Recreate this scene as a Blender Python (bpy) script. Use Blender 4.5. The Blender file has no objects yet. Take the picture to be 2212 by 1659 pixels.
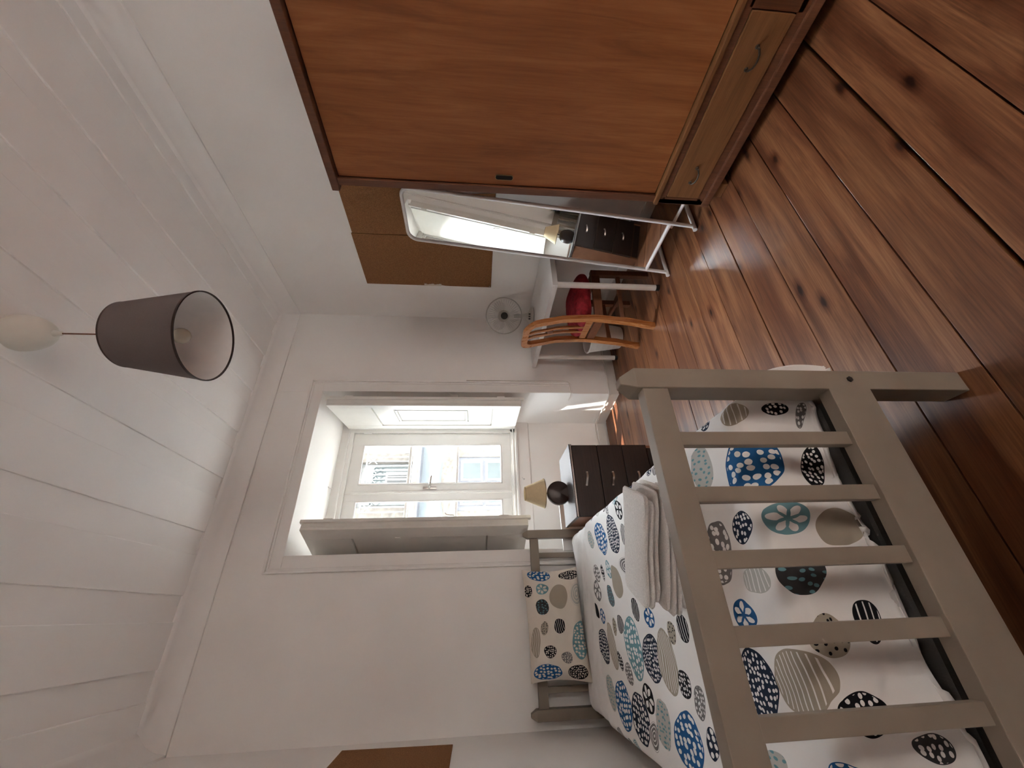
import bpy, bmesh, math, random
from mathutils import Vector, Matrix, noise
random.seed(7)
PI = math.pi
S = bpy.context.scene
COL = S.collection

# ------------------------------------------------------------------ camera
YAW, PITCH, ROLL, FPX = 0.53336294, 0.09005407, -0.00968047, 846.88
fwd = Vector((math.sin(YAW)*math.cos(PITCH), math.cos(YAW)*math.cos(PITCH), -math.sin(PITCH)))
rgt = Vector((math.cos(YAW), -math.sin(YAW), 0)); dwn = fwd.cross(rgt)
r_ = rgt*math.cos(ROLL)+dwn*math.sin(ROLL); d_ = -rgt*math.sin(ROLL)+dwn*math.cos(ROLL)
cam = bpy.data.cameras.new('camera'); cam_o = bpy.data.objects.new('camera', cam); COL.objects.link(cam_o)
cam.sensor_fit = 'HORIZONTAL'; cam.sensor_width = 36.0; cam.lens = FPX/2212*36.0
cam.clip_start = 0.02; cam.clip_end = 200
# the phone was held upright and the picture is stored on its side: camera x = down, camera y = right
m3 = Matrix((d_, r_, -fwd)).transposed()
cam_o.matrix_world = Matrix.Translation((0, 0, 1.215)) @ m3.to_4x4()
S.camera = cam_o

# ------------------------------------------------------------------ light
W = bpy.data.worlds.new('world'); S.world = W; W.use_nodes = True
bg = W.node_tree.nodes['Background']; bg.inputs[0].default_value = (0.90, 0.965, 1.04, 1); bg.inputs[1].default_value = 13.5
sun = bpy.data.lights.new('sun', 'SUN'); sun.energy = 15.0; sun.angle = 0.009; sun.color = (1.0, 0.95, 0.88)
sun_o = bpy.data.objects.new('sun', sun); COL.objects.link(sun_o)
sun_o.rotation_euler = Vector((0.28, -0.235, -1)).to_track_quat('-Z', 'Y').to_euler()
sun_o.location = (-2, 6, 12)
# sampling portals in the window opening (guides sky light, emits nothing itself)
por = bpy.data.lights.new('window_portal', 'AREA'); por.shape = 'RECTANGLE'; por.size = 1.22; por.size_y = 1.54
por.cycles.is_portal = True
por_o = bpy.data.objects.new('window_portal', por); COL.objects.link(por_o)
por_o.location = (0.905, 3.44, 1.6); por_o.rotation_euler = (-PI/2, 0, 0)
S.view_settings.view_transform = 'Standard'; S.view_settings.look = 'None'
S.view_settings.gamma = 1.0; S.view_settings.use_curve_mapping = False
S.view_settings.exposure = 2.45
try:
    S.cycles.max_bounces = 11; S.cycles.diffuse_bounces = 8; S.cycles.use_adaptive_sampling = True; S.cycles.adaptive_threshold = 0.06; S.cycles.glossy_bounces = 4
    S.cycles.transparent_max_bounces = 12
    S.cycles.sample_clamp_indirect = 12.0; S.cycles.use_denoising = True
    S.cycles.caustics_reflective = False; S.cycles.caustics_refractive = False
except Exception: pass

# ------------------------------------------------------------------ materials
MATS = {}
def nt(name):
    m = bpy.data.materials.new(name); m.use_nodes = True; MATS[name] = m
    return m, m.node_tree.nodes, m.node_tree.links, m.node_tree.nodes['Principled BSDF']
def c4(c): return (c[0], c[1], c[2], 1)
def plain(name, col, rough=0.6, metal=0.0, var=0.06, scale=25, bump=0.0, bscale=200, spec=0.5, trans=0.0):
    m, N, L, p = nt(name)
    tc = N.new('ShaderNodeTexCoord'); nz = N.new('ShaderNodeTexNoise'); nz.inputs['Scale'].default_value = scale
    nz.inputs['Detail'].default_value = 2
    L.new(tc.outputs['Object'], nz.inputs['Vector'])
    r = N.new('ShaderNodeValToRGB'); r.color_ramp.elements[0].position = .3; r.color_ramp.elements[1].position = .7
    r.color_ramp.elements[0].color = c4([max(0, x*(1-var)) for x in col]); r.color_ramp.elements[1].color = c4([min(1, x*(1+var)) for x in col])
    L.new(nz.outputs['Fac'], r.inputs[0]); L.new(r.outputs[0], p.inputs['Base Color'])
    p.inputs['Roughness'].default_value = rough; p.inputs['Metallic'].default_value = metal
    p.inputs['Specular IOR Level'].default_value = spec
    if bump:
        n2 = N.new('ShaderNodeTexNoise'); n2.inputs['Scale'].default_value = bscale; n2.inputs['Detail'].default_value = 1
        L.new(tc.outputs['Object'], n2.inputs['Vector'])
        b = N.new('ShaderNodeBump'); b.inputs['Strength'].default_value = bump; b.inputs['Distance'].default_value = .002
        L.new(n2.outputs['Fac'], b.inputs['Height']); L.new(b.outputs[0], p.inputs['Normal'])
    if trans:
        p.inputs['Transmission Weight'].default_value = trans
    return m
def wood(name, dark, mid, light, axis=0, stretch=14, scale=3.0, rough=.4, knots=False, rnd=True, fine=.35, spec=.5, coat=0.0):
    """grain running along the object axis; object random shifts every board"""
    m, N, L, p = nt(name)
    tc = N.new('ShaderNodeTexCoord'); oi = N.new('ShaderNodeObjectInfo')
    off = N.new('ShaderNodeVectorMath'); off.operation = 'SCALE'; off.inputs[0].default_value = (37, 23, 11)
    L.new(oi.outputs['Random'], off.inputs['Scale'])
    add = N.new('ShaderNodeVectorMath'); add.operation = 'ADD'; L.new(tc.outputs['Object'], add.inputs[0])
    if rnd: L.new(off.outputs[0], add.inputs[1])
    mp = N.new('ShaderNodeMapping'); sc = [stretch]*3; sc[axis] = 1.0; mp.inputs['Scale'].default_value = sc
    L.new(add.outputs[0], mp.inputs[0])
    n1 = N.new('ShaderNodeTexNoise'); n1.inputs['Scale'].default_value = scale; n1.inputs['Detail'].default_value = 5; n1.inputs['Roughness'].default_value = .62; n1.inputs['Distortion'].default_value = .8
    L.new(mp.outputs[0], n1.inputs['Vector'])
    mp2 = N.new('ShaderNodeMapping'); sc2 = [stretch*9]*3; sc2[axis] = 2.5; mp2.inputs['Scale'].default_value = sc2
    L.new(add.outputs[0], mp2.inputs[0])
    n2 = N.new('ShaderNodeTexNoise'); n2.inputs['Scale'].default_value = scale; n2.inputs['Detail'].default_value = 3
    L.new(mp2.outputs[0], n2.inputs['Vector'])
    mx = N.new('ShaderNodeMix'); mx.data_type = 'FLOAT'; mx.inputs[0].default_value = fine
    L.new(n1.outputs['Fac'], mx.inputs[2]); L.new(n2.outputs['Fac'], mx.inputs[3])
    r = N.new('ShaderNodeValToRGB'); e = r.color_ramp.elements
    e[0].position = .33; e[0].color = c4(dark); e[1].position = .68; e[1].color = c4(light)
    k = r.color_ramp.elements.new(.5); k.color = c4(mid)
    L.new(mx.outputs[0], r.inputs[0]); col = r.outputs[0]
    if rnd:
        hs = N.new('ShaderNodeHueSaturation'); mr = N.new('ShaderNodeMapRange'); mr.inputs[3].default_value = .80; mr.inputs[4].default_value = 1.18
        L.new(oi.outputs['Random'], mr.inputs[0]); L.new(mr.outputs[0], hs.inputs['Value']); L.new(col, hs.inputs['Color']); col = hs.outputs[0]
    if knots:
        # broad darker heartwood bands running with the board
        mpb = N.new('ShaderNodeMapping'); sb_ = [11.0]*3; sb_[axis] = .55; mpb.inputs['Scale'].default_value = sb_; L.new(add.outputs[0], mpb.inputs[0])
        nb = N.new('ShaderNodeTexNoise'); nb.inputs['Scale'].default_value = 1.0; nb.inputs['Detail'].default_value = 2; L.new(mpb.outputs[0], nb.inputs['Vector'])
        rb_ = N.new('ShaderNodeValToRGB'); rb_.color_ramp.elements[0].position = .40; rb_.color_ramp.elements[0].color = (.62, .50, .46, 1); rb_.color_ramp.elements[1].position = .56; rb_.color_ramp.elements[1].color = (1.06, 1.04, 1.0, 1)
        L.new(nb.outputs['Fac'], rb_.inputs[0])
        mb = N.new('ShaderNodeMix'); mb.data_type = 'RGBA'; mb.blend_type = 'MULTIPLY'; mb.inputs[0].default_value = 1.0
        L.new(col, mb.inputs[6]); L.new(rb_.outputs[0], mb.inputs[7]); col = mb.outputs[2]
        mp3 = N.new('ShaderNodeMapping'); s3 = [6.2]*3; s3[axis] = 2.6; mp3.inputs['Scale'].default_value = s3
        L.new(add.outputs[0], mp3.inputs[0])
        v = N.new('ShaderNodeTexVoronoi'); v.voronoi_dimensions = '2D'; v.inputs['Scale'].default_value = 1.0; L.new(mp3.outputs[0], v.inputs['Vector'])
        nd = N.new('ShaderNodeMath'); nd.operation = 'MULTIPLY_ADD'; nd.inputs[1].default_value = .12; nd.inputs[2].default_value = -.06
        L.new(n1.outputs['Fac'], nd.inputs[0])
        sm = N.new('ShaderNodeMath'); sm.operation = 'ADD'; L.new(v.outputs['Distance'], sm.inputs[0]); L.new(nd.outputs[0], sm.inputs[1])
        kr = N.new('ShaderNodeValToRGB'); kr.color_ramp.elements[0].position = .035; kr.color_ramp.elements[0].color = (.10, .045, .03, 1)
        kr.color_ramp.elements[1].position = .17; kr.color_ramp.elements[1].color = (1, 1, 1, 1)
        kk = kr.color_ramp.elements.new(.075); kk.color = (.55, .42, .36, 1)
        L.new(sm.outputs[0], kr.inputs[0])
        # only some cells carry a knot
        sx = N.new('ShaderNodeSeparateColor'); L.new(v.outputs['Color'], sx.inputs[0])
        gt = N.new('ShaderNodeMath'); gt.operation = 'GREATER_THAN'; gt.inputs[1].default_value = .52; L.new(sx.outputs[0], gt.inputs[0])
        mm = N.new('ShaderNodeMix'); mm.data_type = 'RGBA'; mm.blend_type = 'MULTIPLY'
        L.new(gt.outputs[0], mm.inputs[0]); L.new(col, mm.inputs[6]); L.new(kr.outputs[0], mm.inputs[7]); col = mm.outputs[2]
    L.new(col, p.inputs['Base Color'])
    p.inputs['Specular IOR Level'].default_value = spec; p.inputs['Coat Weight'].default_value = coat; p.inputs['Coat Roughness'].default_value = .22
    rr = N.new('ShaderNodeMapRange'); rr.inputs[3].default_value = rough-.08; rr.inputs[4].default_value = rough+.14
    L.new(n1.outputs['Fac'], rr.inputs[0]); L.new(rr.outputs[0], p.inputs['Roughness'])
    b = N.new('ShaderNodeBump'); b.inputs['Strength'].default_value = .12; b.inputs['Distance'].default_value = .001
    L.new(n2.outputs['Fac'], b.inputs['Height']); L.new(b.outputs[0], p.inputs['Normal'])
    return m

WALL = (.915, .897, .875)
plain('wall_paint', WALL, .85, var=.02, scale=3, bump=.12, bscale=60, spec=.2)
plain('ceiling_paint', (.925, .912, .90), .6, var=.02, scale=2, bump=.05, bscale=30, spec=.35)
plain('joinery_paint', (.78, .755, .71), .45, var=.03, scale=8, bump=.05, bscale=60, spec=.4)
plain('sash_paint', (.80, .78, .75), .4, var=.02, scale=8)
plain('white_paint', (.82, .80, .78), .35, var=.02)
wood('floor_wood', (.095, .032, .015), (.20, .080, .035), (.31, .145, .066), 0, 13, 2.2, .36, knots=True, coat=.12)
plain('subfloor', (.02, .012, .008), .95)
wood('wardrobe_ply', (.205, .068, .022), (.285, .100, .033), (.36, .14, .05), 2, 9, 1.8, .42, rnd=False, fine=.25, spec=.3)
wood('wardrobe_frame', (.085, .030, .014), (.125, .045, .02), (.18, .07, .03), 2, 12, 3, .45, rnd=False)
wood('wardrobe_drawer', (.14, .06, .022), (.20, .085, .03), (.25, .115, .045), 1, 10, 2.5, .42, rnd=False)
plain('brass', (.32, .24, .13), .35, .9)
plain('dark_gap', (.006, .004, .003), .9)
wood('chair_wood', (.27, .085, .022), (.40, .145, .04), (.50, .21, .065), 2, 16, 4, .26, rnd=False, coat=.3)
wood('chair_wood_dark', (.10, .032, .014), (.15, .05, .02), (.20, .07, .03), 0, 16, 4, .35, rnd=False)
plain('red_cushion', (.26, .018, .026), .85, var=.35, scale=40, bump=.5, bscale=90, spec=.2)
wood('wenge', (.016, .007, .005), (.026, .012, .009), (.042, .020, .015), 0, 20, 4, .38, rnd=False)
plain('chest_side', (.30, .13, .065), .4, var=.12, scale=14)
plain('chest_top', (.10, .09, .09), .30, var=.5, scale=220, spec=.6)
plain('metal', (.55, .53, .50), .28, 1.0, var=.05)
plain('dark_metal', (.10, .085, .07), .35, .9, var=.2, scale=60)
plain('bed_paint', (.275, .23, .185), .5, var=.07, scale=9, bump=.10, bscale=40, spec=.35)
plain('bed_base', (.085, .085, .085), .9, bump=.3, bscale=300)
plain('bed_wood', (.16, .09, .05), .7)
plain('bolt_black', (.012, .010, .009), .5)
plain('sheet', (.86, .85, .84), .9, var=.03, scale=12, bump=.3, bscale=400, spec=.15)
plain('mattress', (.74, .72, .69), .9, var=.03, bump=.2, bscale=300, spec=.15)
plain('terry', (.80, .77, .74), .95, var=.10, scale=260, bump=.9, bscale=520, spec=.1)
plain('lamp_shade_grey', (.165, .140, .135), .95, var=.04, scale=300, bump=.2, bscale=500, spec=.15)
plain('lamp_lining', (.80, .79, .78), .9, var=.02, spec=.15)
plain('plastic_white', (.72, .70, .64), .4, var=.02)
plain('lampshade_cream', (.74, .60, .38), .8, var=.03, scale=80, spec=.2)
plain('lamp_base_dark', (.030, .014, .012), .35)
plain('cork', (.29, .145, .066), .95, var=.30, scale=230, bump=.35, bscale=350, spec=.1)
plain('torn_paper', (.72, .65, .56), .9)
plain('desk_white', (.72, .70, .68), .35, var=.02)
plain('desk_leg', (.78, .74, .70), .35, var=.02)
plain('black_rubber', (.012, .012, .012), .6)
plain('mirror_frame', (.82, .80, .79), .35, var=.01)
plain('bin_white', (.80, .79, .76), .45, var=.02)
plain('fan_white', (.55, .535, .50), .4, var=.02)
plain('fan_dark', (.035, .035, .035), .45)
plain('cable_white', (.76, .73, .68), .5, var=.02)
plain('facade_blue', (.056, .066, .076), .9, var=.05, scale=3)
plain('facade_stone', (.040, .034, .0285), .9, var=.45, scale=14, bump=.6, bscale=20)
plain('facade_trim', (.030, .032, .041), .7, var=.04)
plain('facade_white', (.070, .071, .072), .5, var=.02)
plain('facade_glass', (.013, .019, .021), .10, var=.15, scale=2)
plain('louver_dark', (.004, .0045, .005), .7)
plain('roof_tile', (.32, .13, .08), .9, var=.2, scale=8)
plain('outside_paint', (.62, .60, .56), .9, var=.05)
plain('street', (.68, .67, .65), .9, var=.1, scale=2)
plain('bulb', (.62, .58, .48), .15, spec=.7)
plain('fill_fixture_glass', (.9, .88, .84), .3)
plain('pin', (.7, .7, .7), .4)
def mirror_mat():
    m, N, L, p = nt('mirror'); p.inputs['Metallic'].default_value = 1; p.inputs['Roughness'].default_value = .012
    tc = N.new('ShaderNodeTexCoord'); z = N.new('ShaderNodeTexNoise'); z.inputs['Scale'].default_value = 3; L.new(tc.outputs['Object'], z.inputs['Vector'])
    r = N.new('ShaderNodeValToRGB'); r.color_ramp.elements[0].color = (.86, .88, .86, 1); r.color_ramp.elements[1].color = (.89, .90, .88, 1)
    L.new(z.outputs['Fac'], r.inputs[0]); L.new(r.outputs[0], p.inputs['Base Color'])
mirror_mat()
def glass_mat(name, tint=(.97, .985, .98), gl=.04):
    m, N, L, p = nt(name); out = N['Material Output']; N.remove(p)
    t = N.new('ShaderNodeBsdfTransparent'); t.inputs[0].default_value = c4(tint)
    g = N.new('ShaderNodeBsdfGlossy'); g.inputs['Roughness'].default_value = .03
    f = N.new('ShaderNodeFresnel'); f.inputs['IOR'].default_value = 1.35
    ml = N.new('ShaderNodeMath'); ml.operation = 'MULTIPLY'; ml.inputs[1].default_value = .7; L.new(f.outputs[0], ml.inputs[0])
    x = N.new('ShaderNodeMixShader'); L.new(ml.outputs[0], x.inputs[0]); L.new(t.outputs[0], x.inputs[1]); L.new(g.outputs[0], x.inputs[2])
    L.new(x.outputs[0], out.inputs['Surface'])
glass_mat('glass'); 
def blade_mat():
    m, N, L, p = nt('fan_blade'); out = N['Material Output']
    p.inputs['Base Color'].default_value = (.62, .66, .62, 1); p.inputs['Roughness'].default_value = .3
    t = N.new('ShaderNodeBsdfTransparent'); x = N.new('ShaderNodeMixShader')
    tc = N.new('ShaderNodeTexCoord'); z = N.new('ShaderNodeTexNoise'); z.inputs['Scale'].default_value = 8; L.new(tc.outputs['Object'], z.inputs['Vector'])
    mr = N.new('ShaderNodeMapRange'); mr.inputs[3].default_value = .08; mr.inputs[4].default_value = .14; L.new(z.outputs['Fac'], mr.inputs[0]); L.new(mr.outputs[0], x.inputs[0])
    L.new(t.outputs[0], x.inputs[1]); L.new(p.outputs[0], x.inputs[2]); L.new(x.outputs[0], out.inputs['Surface'])
blade_mat()

# printed cotton: rounded pebble motifs (s, t, half length, half width, angle, colour, filling) in cloth metres
INK = {'k': (.012, .012, .016), 'v': (.016, .026, .055), 'b': (.020, .115, .30), 't': (.17, .33, .38), 'g': (.20, .19, .19),
       's': (.13, .16, .18), 'u': (.40, .35, .28), 'q': (.50, .50, .47), 'c': (.055, .055, .060)}
def print_mat(name, motifs, ground=(.86, .845, .83), pat=1.0):
    m, N, L, p = nt(name)
    def math_(op, a, b=None, c=None):
        n = N.new('ShaderNodeMath'); n.operation = op
        for i, v in enumerate((a, b, c)):
            if v is None: continue
            if isinstance(v, (int, float)): n.inputs[i].default_value = v
            else: L.new(v, n.inputs[i])
        return n.outputs[0]
    uv = N.new('ShaderNodeUVMap'); uv.uv_map = 'cloth'
    nz = N.new('ShaderNodeTexNoise'); nz.inputs['Scale'].default_value = 11; nz.inputs['Detail'].default_value = 1
    L.new(uv.outputs[0], nz.inputs['Vector'])
    sb = N.new('ShaderNodeVectorMath'); sb.operation = 'MULTIPLY_ADD'; sb.inputs[1].default_value = (.024, .024, 0); sb.inputs[2].default_value = (-.012, -.012, 0)
    L.new(nz.outputs['Color'], sb.inputs[0])
    ad = N.new('ShaderNodeVectorMath'); ad.operation = 'ADD'; L.new(uv.outputs[0], ad.inputs[0]); L.new(sb.outputs[0], ad.inputs[1]); V = ad.outputs[0]
    def vor(scale, th, sx=1.0, sy=1.0):
        mp = N.new('ShaderNodeMapping'); mp.inputs['Scale'].default_value = (sx*pat, sy*pat, 1); L.new(V, mp.inputs[0])
        v = N.new('ShaderNodeTexVoronoi'); v.voronoi_dimensions = '2D'; v.inputs['Scale'].default_value = scale; v.inputs['Randomness'].default_value = .55
        L.new(mp.outputs[0], v.inputs['Vector'])
        return math_('LESS_THAN', v.outputs['Distance'], th)
    dots = vor(80, .31); drops = vor(52, .34, 1.0, .74); ddots = vor(70, .22); dash = vor(58, .24, 1.3, .6)
    sepu = N.new('ShaderNodeSeparateXYZ'); L.new(V, sepu.inputs[0])
    ph = math_('ADD', math_('MULTIPLY', sepu.outputs[1], 430*pat), math_('MULTIPLY', math_('SINE', math_('MULTIPLY', sepu.outputs[0], 30*pat)), 3.0))
    lines = math_('GREATER_THAN', math_('SINE', ph), .78)
    white = c4(ground); col = None
    base = N.new('ShaderNodeRGB'); base.outputs[0].default_value = white; col = base.outputs[0]
    for (s, t, a, b, ang, ink, sty) in motifs:
        mp = N.new('ShaderNodeMapping'); mp.vector_type = 'TEXTURE'
        mp.inputs['Location'].default_value = (s, t, 0); mp.inputs['Rotation'].default_value = (0, 0, ang); mp.inputs['Scale'].default_value = (a*.95, b*.95, 1)
        L.new(V, mp.inputs[0])
        ln = N.new('ShaderNodeVectorMath'); ln.operation = 'LENGTH'; L.new(mp.outputs[0], ln.inputs[0]); rad = ln.outputs['Value']
        mask = math_('LESS_THAN', rad, 1.0)
        fill = None; fc = white
        if sty == 'd': fill = dots
        elif sty == 'w': fill = drops
        elif sty == 'o': fill = ddots; fc = c4(INK['k'])
        elif sty == 'x': fill = dash; fc = c4((.16, .33, .38))
        elif sty == 'l': fill = lines
        elif sty == 'r': fill = math_('GREATER_THAN', math_('SINE', math_('MULTIPLY', rad, 22.0)), .55)
        elif sty == 'p':
            sp = N.new('ShaderNodeSeparateXYZ'); L.new(mp.outputs[0], sp.inputs[0])
            an = math_('ARCTAN2', sp.outputs[1], sp.outputs[0])
            cs = math_('ABSOLUTE', math_('SINE', math_('MULTIPLY', an, 3.0)))
            rr = math_('ABSOLUTE', math_('SUBTRACT', rad, .52))
            fill = math_('GREATER_THAN', math_('SUBTRACT', cs, math_('MULTIPLY', rr, 1.9)), .36)
        inkc = c4(INK[ink])
        if sty in 'dwl':   # keep a plain rim
            fill = math_('MULTIPLY', fill, math_('LESS_THAN', rad, .93))
        mi = N.new('ShaderNodeMix'); mi.data_type = 'RGBA'; mi.inputs[6].default_value = inkc; mi.inputs[7].default_value = fc
        if fill is None: mi.inputs[0].default_value = 0
        else: L.new(fill, mi.inputs[0])
        mo = N.new('ShaderNodeMix'); mo.data_type = 'RGBA'; L.new(mask, mo.inputs[0]); L.new(col, mo.inputs[6]); L.new(mi.outputs[2], mo.inputs[7]); col = mo.outputs[2]
    L.new(col, p.inputs['Base Color']); p.inputs['Roughness'].default_value = .9; p.inputs['Specular IOR Level'].default_value = .15
    n2 = N.new('ShaderNodeTexNoise'); n2.inputs['Scale'].default_value = 900; L.new(uv.outputs[0], n2.inputs['Vector'])
    b = N.new('ShaderNodeBump'); b.inputs['Strength'].default_value = .15; b.inputs['Distance'].default_value = .001
    L.new(n2.outputs['Fac'], b.inputs['Height']); L.new(b.outputs[0], p.inputs['Normal'])
DUVET = [(0.16, 2.089, 0.04, 0.026, -2.69, 'k', 'd'), (0.167, 1.988, 0.046, 0.035, -2.46, 't', 'p'), (0.11, 1.895, 0.077, 0.062, -2.32, 'u', 'n'), (0.159, 1.748, 0.069, 0.036, -1.75, 'g', 'r'), (0.166, 2.203, 0.062, 0.04, -1.93, 'g', 'w'), (0.089, 2.233, 0.064, 0.044, -1.98, 'g', 'p'), (0.057, 2.01, 0.053, 0.042, -2.28, 's', 'x'), (-0.003, 1.725, 0.043, 0.038, -2.54, 'k', 'l'), (-0.03, 1.606, 0.046, 0.038, 1.49, 'b', 'p'), (-0.022, 2.211, 0.052, 0.036, -1.88, 'b', 'p'), (0.001, 2.306, 0.041, 0.027, -2.56, 'k', 'n'), (-0.146, 2.246, 0.091, 0.069, 1.21, 'v', 'd'), (-0.138, 2.098, 0.096, 0.067, 0.44, 'u', 'l'), (-0.064, 2.013, 0.038, 0.03, 0.55, 'u', 'o'), (-0.051, 1.926, 0.044, 0.036, 1.2, 'c', 'l'), (-0.131, 1.811, 0.112, 0.089, 0.26, 't', 'w'), (-0.151, 1.642, 0.088, 0.074, 1.67, 'v', 'd'), (-0.148, 1.512, 0.095, 0.077, -0.13, 'u', 'l'), (-0.068, 1.43, 0.038, 0.03, -0.11, 'u', 'o'), (-0.056, 1.34, 0.04, 0.037, -0.71, 'k', 'l'), (-0.19, 2.0, 0.04, 0.034, 0.67, 'k', 'd'), (-0.223, 1.914, 0.041, 0.038, 0.78, 'g', 'd'), (-0.343, 2.052, 0.106, 0.085, 1.55, 'b', 'w'), (-0.354, 1.86, 0.1, 0.084, 1.76, 'v', 'w'), (-0.278, 1.742, 0.05, 0.043, 1.8, 'k', 'p'), (-0.38, 1.736, 0.051, 0.042, 1.96, 'g', 'r'), (-0.329, 1.638, 0.072, 0.064, 2.4, 'q', 'x'), (-0.197, 1.417, 0.044, 0.037, 2.08, 'k', 'd'), (-0.233, 1.341, 0.044, 0.035, -0.57, 'g', 'd'), (-0.338, 1.469, 0.099, 0.07, 2.01, 'b', 'w'), (-0.315, 1.32, 0.041, 0.031, 2.37, 'v', 'w'), (-0.325, 2.221, 0.079, 0.065, 1.16, 'q', 'x'), (-0.463, 1.983, 0.046, 0.026, 1.78, 't', 'r'), (-0.466, 2.065, 0.027, 0.017, 1.73, 'k', 'd'), (-0.459, 2.184, 0.04, 0.021, 1.72, 'g', 'l'), (0.449, 2.187, 0.046, 0.022, -1.94, 's', 'w'), (0.445, 2.052, 0.038, 0.021, -2.01, 'q', 'l'), (0.442, 1.94, 0.038, 0.023, -2.05, 'k', 'd'), (0.415, 1.869, 0.036, 0.025, -2.51, 'g', 'd'), (0.432, 1.748, 0.046, 0.028, -2.04, 't', 'w'), (0.374, 1.709, 0.046, 0.031, -2.74, 'k', 'p'), (0.438, 1.572, 0.053, 0.028, -1.98, 'v', 'w'), (0.439, 1.346, 0.031, 0.022, -2.31, 'v', 'd'), (0.422, 1.294, 0.025, 0.019, -2.53, 'g', 'l'), (0.311, 2.032, 0.104, 0.072, -2.23, 'b', 'w'), (0.301, 1.837, 0.096, 0.069, -2.61, 'v', 'd'), (0.272, 1.706, 0.049, 0.035, -2.79, 'g', 'l'), (0.301, 1.621, 0.04, 0.021, -3.0, 'q', 'x'), (0.334, 2.214, 0.067, 0.041, -2.07, 'q', 'x'), (0.287, 0.838, 0.088, 0.066, -1.12, 'b', 'w'), (0.331, 1.014, 0.065, 0.054, 2.65, 'q', 'x'), (0.281, 0.678, 0.063, 0.03, 2.67, 'k', 'd'), (0.426, 0.729, 0.04, 0.019, 1.68, 'k', 'd'), (0.42, 0.838, 0.043, 0.029, 1.85, 'u', 'l'), (0.413, 0.657, 0.039, 0.017, -0.44, 'g', 'd'), (0.156, 0.912, 0.042, 0.034, -1.05, 'v', 'd'), (0.161, 0.802, 0.051, 0.035, -1.28, 't', 'p'), (0.137, 0.691, 0.067, 0.04, -1.36, 'u', 'n'), (0.118, 1.046, 0.088, 0.062, 2.48, 'g', 'w'), (0.053, 0.808, 0.055, 0.039, -1.19, 'c', 'x'), (0.046, 0.924, 0.051, 0.027, -1.51, 'q', 'l'), (0.439, 0.958, 0.032, 0.018, -2.03, 'v', 'd'), (-0.022, 1.012, 0.051, 0.034, -1.55, 'b', 'p'), (-0.059, 0.807, 0.038, 0.035, -1.14, 'u', 'o'), (-0.037, 0.709, 0.043, 0.032, 2.77, 'k', 'l'), (-0.153, 1.04, 0.077, 0.066, 2.13, 'v', 'd'), (-0.133, 0.894, 0.084, 0.056, 1.87, 'u', 'l'), (-0.173, 0.789, 0.043, 0.032, -1.5, 'k', 'd'), (-0.224, 0.703, 0.038, 0.021, -1.56, 'c', 'd'), (-0.288, 1.052, 0.051, 0.026, 1.9, 'q', 'x'), (-0.263, 0.858, 0.038, 0.024, -1.6, 'b', 'w')]
PILLOW = [(0.21, 0.813, 0.071, 0.036, -1.59, 'b', 'w'), (0.201, 0.634, 0.064, 0.029, -1.58, 'k', 'd'), (0.117, 0.887, 0.033, 0.022, 3.06, 'k', 'd'), (0.13, 0.805, 0.038, 0.033, -1.46, 't', 'p'), (0.084, 0.713, 0.065, 0.056, 2.86, 'u', 'n'), (0.092, 0.599, 0.065, 0.047, 2.92, 'q', 'r'), (0.03, 0.813, 0.043, 0.041, 2.51, 'c', 'x'), (-0.077, 0.815, 0.035, 0.022, 3.03, 'u', 'o'), (-0.068, 0.73, 0.037, 0.033, 2.76, 'k', 'l'), (-0.135, 0.616, 0.099, 0.052, 2.98, 't', 'w'), (-0.143, 0.868, 0.079, 0.028, 3.07, 'u', 'l'), (-0.189, 0.791, 0.034, 0.032, -1.06, 'k', 'd'), (-0.221, 0.709, 0.032, 0.03, 2.48, 'g', 'd'), (-0.292, 0.818, 0.079, 0.045, -1.6, 'b', 'w'), (-0.293, 0.654, 0.061, 0.04, -1.56, 'k', 'd')]

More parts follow.
